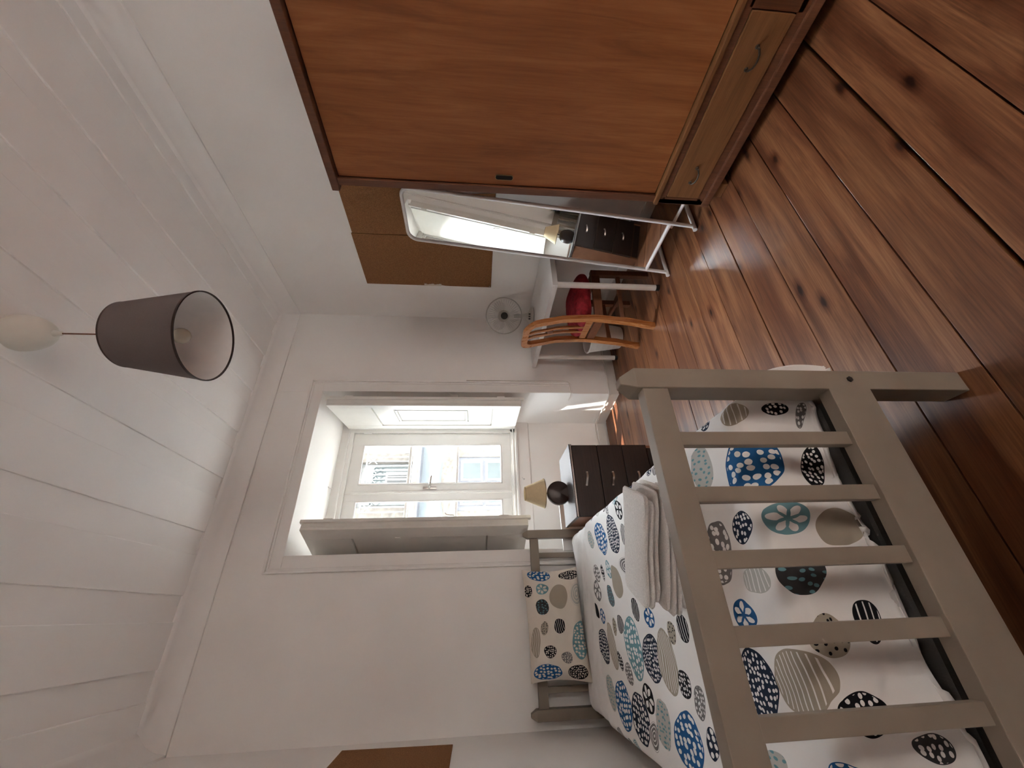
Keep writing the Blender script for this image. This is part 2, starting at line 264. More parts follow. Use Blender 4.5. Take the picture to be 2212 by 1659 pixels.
# ------------------------------------------------------------------ builders
MAT_INV = {}
class MB:
    """collects shapes in world coordinates (or local ones for turned things)"""
    def __init__(s): s.bm = bmesh.new()
    def box(s, x0, x1, y0, y1, z0, z1, bev=0.0, mat=None):
        r = bmesh.ops.create_cube(s.bm, size=1.0); vs = r['verts']
        for v in vs:
            v.co = Vector(((x0+x1)/2+v.co.x*(x1-x0), (y0+y1)/2+v.co.y*(y1-y0), (z0+z1)/2+v.co.z*(z1-z0)))
        if mat is not None:
            for v in vs: v.co = mat @ v.co
        if bev > 0:
            es = list({e for v in vs for e in v.link_edges})
            bmesh.ops.bevel(s.bm, geom=es, offset=bev, segments=2, profile=.6, affect='EDGES')
        return s
    def prism(s, pts, axis, a, b):
        """polygon in the two other axes (in xyz order), extruded along axis from a to b"""
        def put(p, t):
            l = list(p); l.insert(axis, t); return Vector(l)
        va = [s.bm.verts.new(put(p, a)) for p in pts]; vb = [s.bm.verts.new(put(p, b)) for p in pts]
        n = len(pts)
        s.bm.faces.new(va); s.bm.faces.new(list(reversed(vb)))
        for i in range(n): s.bm.faces.new((va[i], vb[i], vb[(i+1) % n], va[(i+1) % n]))
        return s
    def tube(s, pts, r, n=10, cap=True, closed=False):
        pts = [Vector(p) for p in pts]; rings = []; N = len(pts)
        up = None
        for i, p in enumerate(pts):
            if closed: d = (pts[(i+1) % N]-pts[i-1]).normalized()
            else: d = (pts[min(i+1, N-1)]-pts[max(i-1, 0)]).normalized()
            if up is None:
                up = Vector((0, 0, 1)) if abs(d.z) < .9 else Vector((1, 0, 0))
            a = d.cross(up)
            if a.length < 1e-6: a = d.cross(Vector((0.3, 1, 0.1)))
            a.normalize(); b = a.cross(d).normalized(); up = b
            rr = r[i] if isinstance(r, (list, tuple)) else r
            rings.append([s.bm.verts.new(p+(a*math.cos(2*PI*k/n)+b*math.sin(2*PI*k/n))*rr) for k in range(n)])
        M = N if closed else N-1
        for i in range(M):
            A, B = rings[i], rings[(i+1) % N]
            for k in range(n): s.bm.faces.new((A[k], A[(k+1) % n], B[(k+1) % n], B[k]))
        if cap and not closed:
            s.bm.faces.new(list(reversed(rings[0]))); s.bm.faces.new(rings[-1])
        return s
    def lathe(s, prof, c=(0, 0, 0), n=28, mat=None, closed=False):
        """prof = [(radius, height)]; turned around z at c, or through mat"""
        rings = []
        for (r, z) in prof:
            ring = []
            for k in range(n):
                v = Vector((r*math.cos(2*PI*k/n), r*math.sin(2*PI*k/n), z))
                v = (mat @ v) if mat is not None else v+Vector(c)
                ring.append(s.bm.verts.new(v))
            rings.append(ring)
        M = len(rings) if closed else len(rings)-1
        for i in range(M):
            A, B = rings[i], rings[(i+1) % len(rings)]
            for k in range(n): s.bm.faces.new((A[k], A[(k+1) % n], B[(k+1) % n], B[k]))
        if not closed:
            if prof[0][0] > 1e-4: s.bm.faces.new(list(reversed(rings[0])))
            if prof[-1][0] > 1e-4: s.bm.faces.new(rings[-1])
        return s
    def grid(s, f, nu, nv, uvf=None):
        vs = [[s.bm.verts.new(Vector(f(i/nu, j/nv))) for j in range(nv+1)] for i in range(nu+1)]
        lay = s.bm.loops.layers.uv.get('cloth') or s.bm.loops.layers.uv.new('cloth') if uvf else None
        for i in range(nu):
            for j in range(nv):
                fc = s.bm.faces.new((vs[i][j], vs[i+1][j], vs[i+1][j+1], vs[i][j+1]))
                if lay:
                    for lp, (a, b) in zip(fc.loops, ((i, j), (i+1, j), (i+1, j+1), (i, j+1))): lp[lay].uv = uvf(a/nu, b/nv)
        return s
    def build(s, name, mat, parent=None, smooth=None, local=False):
        bmesh.ops.remove_doubles(s.bm, verts=s.bm.verts, dist=1e-6)
        bmesh.ops.recalc_face_normals(s.bm, faces=s.bm.faces)
        if parent is not None and not local and parent.name in MAT_INV: s.bm.transform(MAT_INV[parent.name])
        me = bpy.data.meshes.new(name); s.bm.to_mesh(me); s.bm.free()
        if smooth:
            me.polygons.foreach_set('use_smooth', [True]*len(me.polygons))
            if smooth != 'all': me.set_sharp_from_angle(angle=math.radians(smooth if isinstance(smooth, (int, float)) and smooth > 1 else 40))
        me.materials.append(MATS[mat]); o = bpy.data.objects.new(name, me); COL.objects.link(o)
        if parent is not None:
            o.parent = parent
            if parent.name in MAT_INV: MAT_INV[o.name] = MAT_INV[parent.name]
        return o
def tag(o, label=None, cat=None, group=None, kind=None):
    if label: o['label'] = label
    if cat: o['category'] = cat
    if group: o['group'] = group
    if kind: o['kind'] = kind
    return o
def thing(name, label, cat, loc, rz=0.0, group=None, kind=None):
    o = bpy.data.objects.new(name, None); COL.objects.link(o); o.location = loc; o.rotation_euler = (0, 0, rz)
    o.empty_display_size = .05
    MAT_INV[o.name] = (Matrix.Translation(loc) @ Matrix.Rotation(rz, 4, 'Z')).inverted()
    return tag(o, label, cat, group, kind)
def share(src, name, parent, loc=(0, 0, 0)):
    c = src.copy(); c.name = name; COL.objects.link(c); c.parent = parent; c.location = loc
    return c
def fbm(x, y, z=0.0, o=3):
    return noise.fractal(Vector((x, y, z)), 1.0, 2.0, o)

# ------------------------------------------------------------------ the room
XL, XR, YB, YN, ZC = -0.57, 2.40, 2.86, -1.45, 2.90
# floor: dark bed with planks running across the room (pitch measured 171.5 mm)
fl = tag(MB().box(XL-.1, XR+.1, YN-.1, 3.34, -.12, -.022).build('floor', 'subfloor'), kind='structure',
         label='old brown pine plank floor with dark open joints', cat='floor')
seams = [.352+.1715*k for k in range(-11, 18)]
gap = {0: .004, 1: .011, 2: .004, 3: .005, 4: .003, 5: .006, 9: .004}
for i in range(len(seams)-1):
    k = i-11
    y0 = seams[i]+gap.get(k, .002)/2; y1 = seams[i+1]-gap.get(k+1, .002)/2
    if y0 > 3.30: break
    y1 = min(y1, 3.335); b = MB()
    b.box(-(XR-XL)/2, (XR-XL)/2, -(y1-y0)/2, (y1-y0)/2, -.022, 0, bev=.0012)
    o = b.build('plank', 'floor_wood', fl, local=True); o.location = ((XL+XR)/2, (y0+y1)/2, random.uniform(-.0012, 0))
# ceiling: recessed strips between proud boards along the room
ce = tag(MB().box(XL-.1, XR+.1, YN-.1, 3.6, ZC+.011, ZC+.14).build('ceiling', 'ceiling_paint'), kind='structure',
         label='white boarded ceiling with raised boards', cat='ceiling')
edges = [(-.534, -.322), (-.184, .034), (.166, .384), (.516, .728), (.859, 1.072), (1.193, 1.418), (1.53, 1.74), (1.857, 2.07), (2.19, 2.40)]
for a, b_ in edges:
    b = MB().box(a, b_, YN, YB-.125, ZC, ZC+.02, bev=.004); b.build('ceiling_board', 'ceiling_paint', ce)
# cornices
def cornice_profile():
    p = [(0, 0), (0, -.125), (.012, -.125), (.018, -.112)]
    for k in range(7):
        a = k/6*PI/2; p.append((.018+.082*(1-math.cos(a)), -.112+.082*math.sin(a)))
    p += [(.112, -.028), (.125, -.018), (.125, 0)]
    return p
cp = cornice_profile()
tag(MB().prism([(YB-u, ZC+.018+v) for u, v in cp], 0, XL, XR).build('trim_1', 'ceiling_paint', smooth=35), kind='structure', label='white coved cornice above the window wall', cat='cornice')
tag(MB().prism([(XR-u, ZC+.018+v) for u, v in cp], 1, YN, YB).build('trim_2', 'ceiling_paint', smooth=35), kind='structure', label='white coved cornice above the wardrobe wall', cat='cornice')
tag(MB().prism([(XL+u, ZC+.018+v) for u, v in cp], 1, YN, YB).build('trim_3', 'ceiling_paint', smooth=35), kind='structure', label='white coved cornice above the bed side wall', cat='cornice')
# walls
b = MB()
b.prism([(XL-.2, YB), (.378, YB), (.335, 3.33), (.335, 3.43), (XL-.2, 3.43)], 2, -.12, 3.05)
b.prism([(1.60, YB), (XR+.2, YB), (XR+.2, 3.43), (1.54, 3.43), (1.54, 3.33)], 2, -.12, 3.05)
b.prism([(YB+.0015, 2.443), (YB+.0015, 3.05), (3.43, 3.05), (3.43, 2.36), (3.33, 2.385)], 0, .335, 1.60)
b.box(.30, 1.56, 3.33, 3.43, -.12, .735)
b.prism([(3.33, .73), (3.318, .74), (3.312, .862), (3.43, .862), (3.43, .73)], 0, .30, 1.56)
tag(b.build('wall_back', 'wall_paint'), kind='structure', label='thick off-white wall with the deep window recess', cat='wall')
tag(MB().box(XR, XR+.15, YN-.1, 3.3, -.12, 3.05).build('wall_right', 'wall_paint'), kind='structure', label='off-white wall behind wardrobe and desk', cat='wall')
tag(MB().box(XL-.15, XL, YN-.1, 3.3, -.12, 3.05).build('wall_left', 'wall_paint'), kind='structure', label='off-white wall along the bed', cat='wall')
# the wall behind the photographer
DX0, DX1, DZ1 = .95, 1.75, 2.15
b = MB()
for x0, x1, z0, z1 in ((XL-.15, DX0, -.12, 3.05), (DX1, XR+.15, -.12, 3.05), (DX0, DX1, DZ1, 3.05)): b.box(x0, x1, YN-.15, YN, z0, z1)
tag(b.build('wall_front', 'wall_paint'), kind='structure', label='off-white wall behind the photographer', cat='wall')
# unseen doorway and hallway, added to send fill light into the room
b = MB()
for x0, x1, z0, z1 in ((DX0-.09, DX0+.012, 0, DZ1+.09), (DX1-.012, DX1+.09, 0, DZ1+.09), (DX0+.012, DX1-.012, DZ1-.012, DZ1+.09)): b.box(x0, x1, YN-.165, YN+.015, z0, z1, bev=.004)
tag(b.build('fill_doorway', 'joinery_paint'), kind='structure', label='white frame of an unseen doorway added for fill light', cat='door frame')
HY = YN-1.75
tag(MB().box(-.35, 2.35, HY, YN-.15, -.12, 0).build('fill_hall_floor', 'floor_wood'), kind='structure', label='wooden floor of the unseen hallway added for fill light', cat='floor')
tag(MB().box(-.35, 2.35, HY, YN-.15, 2.7, 2.85).build('fill_hall_ceiling', 'ceiling_paint'), kind='structure', label='white ceiling of the unseen hallway added for fill light', cat='ceiling')
b = MB(); b.box(-.5, 2.5, HY-.15, HY, -.12, 2.85); b.box(-.5, -.35, HY, YN-.15, -.12, 2.85); b.box(2.35, 2.5, HY, YN-.15, -.12, 2.85)
tag(b.build('fill_hall_wall', 'wall_paint'), kind='structure', label='off-white walls of the unseen hallway added for fill light', cat='wall')
t = thing('fill_fixture', 'round fixture of the added fill light in the unseen hallway', 'lamp', (.25, YN-1.15, 2.7))
MB().lathe([(0, 0), (.16, 0), (.165, -.02), (.15, -.03), (0, -.03)], c=(.25, YN-1.15, 2.7), n=32).build('fill_fixture_body', 'fill_fixture_glass', t, smooth=40)
hl = bpy.data.lights.new('fill_lamp', 'AREA'); hl.shape = 'DISK'; hl.size = .28; hl.energy = 46; hl.color = (.96, .98, 1.0)  # unseen area lamp, added to lift the shadows in the room
hl_o = bpy.data.objects.new('fill_lamp', hl); COL.objects.link(hl_o); hl_o.location = (.25, YN-1.15, 2.66)
# skirting in the recess and beside it
b = MB(); b.box(.34, 1.545, 3.315, 3.332, 0, .075, bev=.003)
b.prism([(1.600, YB-.012), (1.588, YB-.012), (1.527, 3.332), (1.545, 3.332), (1.612, YB)], 2, 0, .075)
b.box(1.588, XR, YB-.013, YB+.004, 0, .075, bev=.003)
tag(b.build('baseboard_back', 'joinery_paint'), kind='structure', label='low white skirting around the window recess', cat='skirting')
tag(MB().box(XR-.013, XR+.004, YN, YB-.013, 0, .075, bev=.003).build('baseboard_right', 'joinery_paint'), kind='structure', label='low white skirting behind the desk', cat='skirting')
tag(MB().box(XL-.004, XL+.013, YN, YB-.001, 0, .075, bev=.003).build('baseboard_left', 'joinery_paint'), kind='structure', label='low white skirting beside the bed', cat='skirting')
# casing round the recess: flat band and outer bead
t = thing('trim_4', 'painted moulded casing around the window recess', 'casing', (0.99, YB, 0), kind='structure')
for (x0, x1, z0, z1) in ((.292, .379, .40, 2.442), (1.599, 1.686, .40, 2.442), (.292, 1.686, 2.4421, 2.531)):
    MB().box(x0, x1, YB-.012, YB+.002, z0, z1, bev=.003).build('casing_band', 'wall_paint', t)
for (x0, x1, z0, z1) in ((.276, .292, .40, 2.530), (1.686, 1.702, .43, 2.530), (.276, 1.702, 2.5302, 2.548)):
    MB().box(x0, x1, YB-.026, YB+.002, z0, z1, bev=.006).build('casing_bead', 'wall_paint', t)
for (x0, x1, z0, z1) in ((.302, .308, .40, 2.5135), (1.670, 1.676, .43, 2.5135), (.302, 1.676, 2.514, 2.520)):
    MB().box(x0, x1, YB-.018, YB-.008, z0, z1, bev=.002).build('casing_fillet', 'wall_paint', t)

# window: frame with two sashes, three panes each
WY = 3.30
t = thing('window_1', 'white double casement window with three panes in each sash', 'window', (.905, WY, .86), kind='structure')
WX0, WX1, WZ0, WZ1 = .335, 1.485, .862, 2.33
b = MB()
b.box(.315, .374, WY, WY+.11, WZ0, WZ1+.10, bev=.004); b.box(1.434, 1.565, WY, WY+.11, WZ0, WZ1+.10, bev=.004)
b.box(.318, 1.562, WY+.001, WY+.11, WZ1-.045, WZ1+.10, bev=.004); b.box(WX0, WX1+.05, WY, WY+.11, WZ0, WZ0+.045, bev=.004)
b.build('window_frame', 'sash_paint', t)
b = MB()
for (x0, x1, z0, z1) in ((WX0+.02, WX0+.032, WZ0+.02, WZ1), (WX1-.02, WX1-.006, WZ0+.02, WZ1), (WX0+.02, WX1-.006, WZ1-.012, WZ1+.002), (WX0+.02, WX1-.006, WZ0+.014, WZ0+.028)):
    b.box(x0, x1, WY-.012, WY+.01, z0, z1, bev=.003)
b.build('frame_bead', 'white_paint', t)
b = MB().box(.31, 1.55, WY-.02, WY+.15, .845, .866, bev=.004); b.build('window_sill', 'white_paint', t)
def sash(x0, x1, gx0, gx1, handle):
    z0, z1, gz0, gz1 = WZ0+.045, WZ1-.045, .988, 2.192
    y0, y1 = WY+.022, WY+.068
    b = MB(); b.box(x0, gx0, y0, y1, z0, z1, bev=.004); b.box(gx1, x1, y0, y1, z0, z1, bev=.004)
    b.box(gx0-.004, gx1+.004, y0, y1, z0, gz0, bev=.004); b.box(gx0-.004, gx1+.004, y0, y1, gz1, z1, bev=.004)
    s = b.build('sash', 'sash_paint', t)
    b = MB()
    for (a, c, d, e) in ((gx0, gx0+.01, gz0, gz1), (gx1-.01, gx1, gz0, gz1), (gx0, gx1, gz0, gz0+.01), (gx0, gx1, gz1-.01, gz1)): b.box(a, c, y0-.004, y0+.012, d, e, bev=.002)
    b.build('glazing_bead', 'white_paint', s)
    zs = [gz0, 1.376, 1.784, gz1]
    for z in zs[1:3]: MB().box(gx0, gx1, y0+.006, y1, z-.010, z+.010, bev=.003).build('muntin', 'sash_paint', s)
    for k in range(3): MB().box(gx0, gx1, y0+.022, y0+.026, zs[k], zs[k+1]).build('pane', 'glass', s)
    if handle:
        hz = 1.60; b = MB(); b.lathe([(.0, 0), (.012, 0), (.012, .006), (.0, .006)], mat=Matrix.Translation((x0+.035, y0, hz)) @ Matrix.Rotation(PI/2, 4, 'X'))
        b.box(x0+.024, x0+.046, y0-.008, y0, hz-.055, hz+.055, bev=.003)
        b.tube([(x0+.035, y0, hz), (x0+.035, y0-.035, hz), (x0+.045, y0-.042, hz-.003), (x0+.125, y0-.042, hz-.012)], .0085, 8)
        b.build('handle', 'metal', s, smooth=40)
    hx = x1+.002 if handle else x0-.002
    for hz in (1.02, 2.17): MB().tube([(hx, y0-.008, hz-.035), (hx, y0-.008, hz+.035)], .008, 8).build('hinge', 'white_paint', s, smooth=40)
    return s
sash(.905, 1.432, .973, 1.325, True); sash(.376, .903, .486, .838, False)
MB().box(.895, .915, WY+.012, WY+.03, WZ0+.05, WZ1-.05, bev=.003).build('meeting_strip', 'sash_paint', t)
for (hx, hy, hz, nm) in ((.93, 3.27, 2.375, 'hook'), (1.0, 3.30, .80, 'hook')):
    MB().tube([(hx, hy+.02, hz), (hx, hy-.018, hz), (hx, hy-.026, hz+.012), (hx+.01, hy-.03, hz+.02)], .004, 6).build(nm, 'white_paint', t, smooth=40)

# folding inside shutters, hinged on the window frame
def shutter(hinge, free, z0, z1, label, moulded):
    h, f = Vector((hinge[0], hinge[1], 0)), Vector((free[0], free[1], 0)); L = (f-h).length; rz = math.atan2(f.y-h.y, f.x-h.x)
    t = thing('window_shutter', label, 'shutter', (h.x, h.y, z0), rz, group='inside shutters of the window')
    # local: x from hinge to free edge, -y is the face seen from the room, z up from 0
    H = z1-z0; e = .014; s = -1
    def lb(x0, x1, ya, yb, za, zb, nm, mat='joinery_paint', bev=.003):
        return MB().box(x0, x1, min(ya, yb), max(ya, yb), za, zb, bev=bev).build(nm, mat, t, local=True)
    lb(0, L, -e, e, 0, H, 'leaf')
    g = .020
    if moulded: fr = (('stile', 0, .10, 0, H), ('stile', L-.055, L, 0, H), ('rail', .10, L-.055, 0, .215), ('rail', .10, L-.055, H-.31, H))
    else: fr = (('stile', 0, .075, 0, H), ('stile', L-.12, L, 0, H), ('rail', .075, L-.12, 0, .27), ('rail', .075, L-.12, H-.30, H))
    for nm, x0, x1, za, zb in fr: lb(x0, x1, s*e, s*(e+g), za, zb, nm)
    x0, x1 = fr[0][2], fr[1][1]; za, zb = fr[2][4], fr[3][3]
    gp = .009; x0 += gp; x1 -= gp; za += gp; zb -= gp
    if moulded:
        # field around a moulded inner rectangle
        ix0, ix1, iz0, iz1 = x0+.085, x1-.045, za+.19, zb-.15
        for a, c, d, f_ in ((x0, ix0, za, zb), (ix1, x1, za, zb), (ix0, ix1, za, iz0), (ix0, ix1, iz1, zb)): lb(a, c, s*e, s*(e+g-.006), d, f_, 'field', bev=.001)
        m_ = .026
        for a, c, d, f_ in ((ix0+gp, ix0+m_, iz0+gp, iz1-gp), (ix1-m_, ix1-gp, iz0+gp, iz1-gp), (ix0+m_, ix1-m_, iz0+gp, iz0+m_), (ix0+m_, ix1-m_, iz1-m_, iz1-gp)): lb(a, c, s*e, s*(e+g-.002), d, f_, 'moulding', bev=.004)
        lb(ix0+m_+gp*.7, ix1-m_-gp*.7, s*e, s*(e+g-.007), iz0+m_+gp*.7, iz1-m_-gp*.7, 'panel', bev=.002)
    else:
        lb(x0, x1, s*e, s*(e+g-.008), za, zb, 'panel', bev=.002)
        MB().box(L-.128, L-.112, s*(e+g)-.005, s*(e+g)+.002, H*.58, H*.58+.035, bev=.002).build('latch', 'joinery_paint', t, local=True)
    # meeting strip on the free edge, folded second leaf behind
    lb(L-.014, L+.012, -s*e, -s*(e+.022), -.020, H+.012, 'edge_strip'); lb(.05, L-.022, -s*(e+.005), -s*(e+.028), .01, H-.01, 'folded_leaf')
    for hz in (.16, H-.16): MB().tube([(L+.004, -s*(e+.026), hz-.03), (L+.004, -s*(e+.026), hz+.03)], .006, 6).build('hinge', 'joinery_paint', t, smooth=40, local=True)
    MB().tube([(L-.01, -s*(e+.022), H*.34), (L-.01, -s*(e+.045), H*.34), (L-.01, -s*(e+.05), H*.34+.05), (L-.01, -s*(e+.062), H*.34+.06)], .004, 6).build('hook', 'joinery_paint', t, smooth=40, local=True)
    return t
shutter((1.500, 3.295), (1.432, 2.705), .865, 2.335, 'open inside shutter with moulded panel, on the desk side of the window', True)
shutter((.345, 3.290), (.545, 2.745), .858, 2.335, 'shaded open inside shutter beside the bed head', False)

# ------------------------------------------------------------------ outside
FY = 8.5
t = thing('apartment_building', 'pale blue building across the street with stone window surrounds', 'building', (2.48, FY, -4))
def fb(nm, x0, x1, z0, z1, y0, y1, mat, par=None, bev=0): return MB().box(x0, x1, FY+y0, FY+y1, z0, z1, bev=bev).build(nm, mat, par or t)
b = MB()
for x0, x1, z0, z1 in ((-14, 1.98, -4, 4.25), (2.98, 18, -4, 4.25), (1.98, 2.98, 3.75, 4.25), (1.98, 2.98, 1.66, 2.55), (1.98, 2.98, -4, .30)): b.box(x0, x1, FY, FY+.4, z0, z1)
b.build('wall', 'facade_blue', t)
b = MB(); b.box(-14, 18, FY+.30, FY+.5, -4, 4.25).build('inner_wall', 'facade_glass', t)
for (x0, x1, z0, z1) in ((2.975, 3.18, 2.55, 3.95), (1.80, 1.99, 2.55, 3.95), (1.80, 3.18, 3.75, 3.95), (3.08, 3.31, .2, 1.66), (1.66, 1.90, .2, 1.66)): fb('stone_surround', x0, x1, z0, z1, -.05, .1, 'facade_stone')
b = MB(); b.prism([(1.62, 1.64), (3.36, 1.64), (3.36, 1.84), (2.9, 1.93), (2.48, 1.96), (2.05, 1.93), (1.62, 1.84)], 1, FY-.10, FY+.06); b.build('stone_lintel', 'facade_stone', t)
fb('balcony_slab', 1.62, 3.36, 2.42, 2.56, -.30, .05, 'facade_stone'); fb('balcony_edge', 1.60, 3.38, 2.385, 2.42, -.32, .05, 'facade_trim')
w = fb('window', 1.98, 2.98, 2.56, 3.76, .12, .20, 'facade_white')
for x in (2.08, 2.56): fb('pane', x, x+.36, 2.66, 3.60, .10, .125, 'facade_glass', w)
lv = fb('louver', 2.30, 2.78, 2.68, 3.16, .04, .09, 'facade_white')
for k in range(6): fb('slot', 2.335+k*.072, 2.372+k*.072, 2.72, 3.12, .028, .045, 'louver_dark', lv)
b = MB(); b.prism([(FY-.35, 4.22), (FY-.35, 4.27), (FY+.5, 4.8), (FY+2.5, 5.4), (FY+2.5, 4.22)], 0, -14, 18); b.build('roof', 'roof_tile', t)  # unseen roof, set low so more sky light reaches the room
# railing in front of the upper window
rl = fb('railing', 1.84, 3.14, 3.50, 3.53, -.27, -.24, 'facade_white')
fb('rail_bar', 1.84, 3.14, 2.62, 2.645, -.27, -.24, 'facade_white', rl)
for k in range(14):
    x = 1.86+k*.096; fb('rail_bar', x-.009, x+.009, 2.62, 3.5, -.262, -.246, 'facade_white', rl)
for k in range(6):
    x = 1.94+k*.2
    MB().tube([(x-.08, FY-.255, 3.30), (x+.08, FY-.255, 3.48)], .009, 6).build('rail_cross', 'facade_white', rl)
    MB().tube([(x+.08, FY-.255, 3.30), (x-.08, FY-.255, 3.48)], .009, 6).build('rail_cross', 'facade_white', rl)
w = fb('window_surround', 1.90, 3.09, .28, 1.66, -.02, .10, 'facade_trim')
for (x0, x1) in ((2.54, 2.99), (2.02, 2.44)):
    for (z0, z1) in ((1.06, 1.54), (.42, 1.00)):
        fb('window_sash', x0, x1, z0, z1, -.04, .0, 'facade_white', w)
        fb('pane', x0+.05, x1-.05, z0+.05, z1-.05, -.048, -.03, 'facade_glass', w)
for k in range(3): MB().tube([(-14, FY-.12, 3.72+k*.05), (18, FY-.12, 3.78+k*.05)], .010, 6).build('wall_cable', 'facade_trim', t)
b = MB()
for x0, x1, z0, z1 in ((-14, .32, -4, 12), (1.54, 18, -4, 12), (.32, 1.54, -4, .84), (.32, 1.54, 2.38, 12)): b.box(x0, x1, 3.425, 3.46, z0, z1)  # unseen storeys and sides, added to shade the building opposite
tag(b.build('wall_outside', 'outside_paint'), kind='structure', label='outer face of the building around the window', cat='wall')
tag(MB().box(-14, 18, 3.46, FY, -4.2, -4).build('street', 'street'), kind='structure', label='grey street below the window', cat='street')

# ------------------------------------------------------------------ wardrobe
WXF = 1.765
t = thing('wardrobe', 'large reddish-brown wooden wardrobe with sliding door and low drawers', 'wardrobe', (2.06, .42, 0))
wy0, wy1 = -.34, 1.17
b = MB(); b.box(WXF+.012, 2.385, wy1-.022, wy1, .30, 1.865); b.box(WXF+.012, 2.385, wy0, wy0+.022, .30, 1.865); b.box(2.36, 2.385, wy0, wy1, .06, 1.865)
b.box(WXF+.03, 2.385, wy0, wy1, .28, .31); b.box(WXF+.045, 2.36, wy0+.01, wy1-.01, .08, .12)
b.build('carcass', 'wardrobe_frame', t)
MB().box(WXF, WXF+.03, wy1-.034, wy1, .335, 1.866, bev=.002).build('stile', 'wardrobe_frame', t)
MB().box(WXF, WXF+.03, wy0, wy0+.034, .335, 1.866, bev=.002).build('stile', 'wardrobe_frame', t)
MB().box(WXF-.016, 2.39, wy0-.02, wy1+.020, 1.865, 1.900, bev=.004).build('top_board', 'wardrobe_frame', t)
MB().box(WXF+.034, WXF+.04, wy0+.034, wy1-.034, .335, 1.866).build('door_track', 'dark_gap', t)
d1 = MB().box(WXF+.010, WXF+.032, .40, wy1-.040, .342, 1.858, bev=.001).build('sliding_door', 'wardrobe_ply', t)
d2 = MB().box(WXF+.034, WXF+.052, wy0+.036, .46, .342, 1.858, bev=.001)
d2.build('sliding_door', 'wardrobe_ply', t)
b = MB(); yh, z0, z1 = 1.092, 1.052, 1.138
def slot(bm, x0, x1, hw, y, za, zb):
    pts = []
    for k in range(13): a = PI*k/12; pts.append((y+hw*math.cos(a), zb-hw+hw*math.sin(a)))
    for k in range(13): a = PI+PI*k/12; pts.append((y+hw*math.cos(a), za+hw+hw*math.sin(a)))
    bm.prism(pts, 0, x0, x1)
slot(b, WXF+.006, WXF+.012, .0125, yh, z0, z1); p = b.build('finger_pull', 'brass', d1)
b = MB(); slot(b, WXF+.0045, WXF+.008, .0095, yh, z0+.003, z1-.003); b.build('pull_recess', 'dark_gap', p)
# lower part with drawers
MB().box(WXF-.016, WXF+.05, wy0-.006, wy1+.006, .318, .338, bev=.004).build('ledge', 'wardrobe_drawer', t)
b = MB(); b.box(WXF-.006, WXF+.03, wy0, wy1, .286, .32, bev=.002); b.box(WXF-.006, WXF+.03, wy0, wy1, .062, .122, bev=.002)
for y in (wy0, .395, wy1-.034): b.box(WXF-.006, WXF+.03, y, y+.036, .10, .30, bev=.002)
b.box(WXF-.006, 2.38, wy1-.022, wy1, .06, .32); b.box(WXF-.006, 2.38, wy0, wy0+.022, .06, .32)
b.build('drawer_frame', 'wardrobe_frame', t)
b = MB().box(WXF-.016, WXF+.02, wy0-.006, wy1+.006, .050, .088, bev=.006); b.build('base_moulding', 'wardrobe_frame', t)
for (a, c) in ((.434, 1.132), (wy0+.038, .392)):
    dr = MB().box(WXF-.012, WXF+.02, a, c, .124, .284, bev=.003).build('drawer', 'wardrobe_drawer', t)
    for y in (a+.13, c-.115):
        b = MB(); b.tube([(WXF-.012, y-.035, .205), (WXF-.028, y-.034, .203), (WXF-.036, y-.02, .196), (WXF-.038, y, .193), (WXF-.036, y+.02, .196), (WXF-.028, y+.034, .203), (WXF-.012, y+.035, .205)], .0036, 8)
        for q in (-.035, .035): b.lathe([(0, 0), (.008, 0), (.006, .006), (0, .006)], mat=Matrix.Translation((WXF-.012, y+q, .205)) @ Matrix.Rotation(-PI/2, 4, 'Y'), n=12)
        b.build('handle', 'dark_metal', dr, smooth=40)
for y in (wy0+.05, wy1-.11):
    for x in (WXF+.005, 2.28): MB().box(x, x+.075, y, y+.07, 0, .062, bev=.003).build('foot', 'wardrobe_drawer', t)

# ------------------------------------------------------------------ standing mirror
M0 = Vector((1.838, 1.527, 0)); YW = math.radians(-1.8); LEAN = .128
t = thing('standing_mirror', 'tall white tube-framed mirror with rounded corners leaning by the wardrobe', 'mirror', M0, YW)
hw, Ht = .176, 1.645
def mp_(y, z, off=0): return (LEAN*z+off, y, z)
pts = [mp_(-hw, .02)]
for k in range(1, 8): pts.append(mp_(-hw, .02+k*(Ht-.09)/8))
for k in range(9): a = PI-k/8*PI/2; pts.append(mp_(-hw+.055+.055*math.cos(a), Ht-.055+.055*math.sin(a)))
for k in range(9): a = PI/2-k/8*PI/2; pts.append(mp_(hw-.055+.055*math.cos(a), Ht-.055+.055*math.sin(a)))
for k in range(8): pts.append(mp_(hw, Ht-.11-k*(Ht-.13)/7))
MB().tube(pts, .0105, 10).build('frame', 'mirror_frame', t, smooth=50, local=True)
# glass with rounded upper corners
pl = [(-hw+.008, .155), (hw-.008, .155)]
for k in range(9): a = k/8*PI/2; pl.append((hw-.055+.047*math.cos(a), Ht-.055+.047*math.sin(a)))
for k in range(9): a = PI/2+k/8*PI/2; pl.append((-hw+.055+.047*math.cos(a), Ht-.055+.047*math.sin(a)))
b = MB(); va = [b.bm.verts.new(mp_(y, z, .001)) for y, z in pl]; vb = [b.bm.verts.new(mp_(y, z, .006)) for y, z in pl]
b.bm.faces.new(va); b.bm.faces.new(list(reversed(vb)))
for i in range(len(pl)): b.bm.faces.new((va[i], vb[i], vb[(i+1) % len(pl)], va[(i+1) % len(pl)]))
b.build('glass', 'mirror', t, local=True)
MB().tube([mp_(-hw, .145), mp_(hw, .145)], .0105, 10).build('lower_bar', 'mirror_frame', t, smooth=50, local=True)
MB().tube([(LEAN*.12+.03, -hw-.16, .112), (LEAN*.12+.03, -hw+.05, .112)], .009, 10).build('rear_bar', 'mirror_frame', t, smooth=50, local=True)
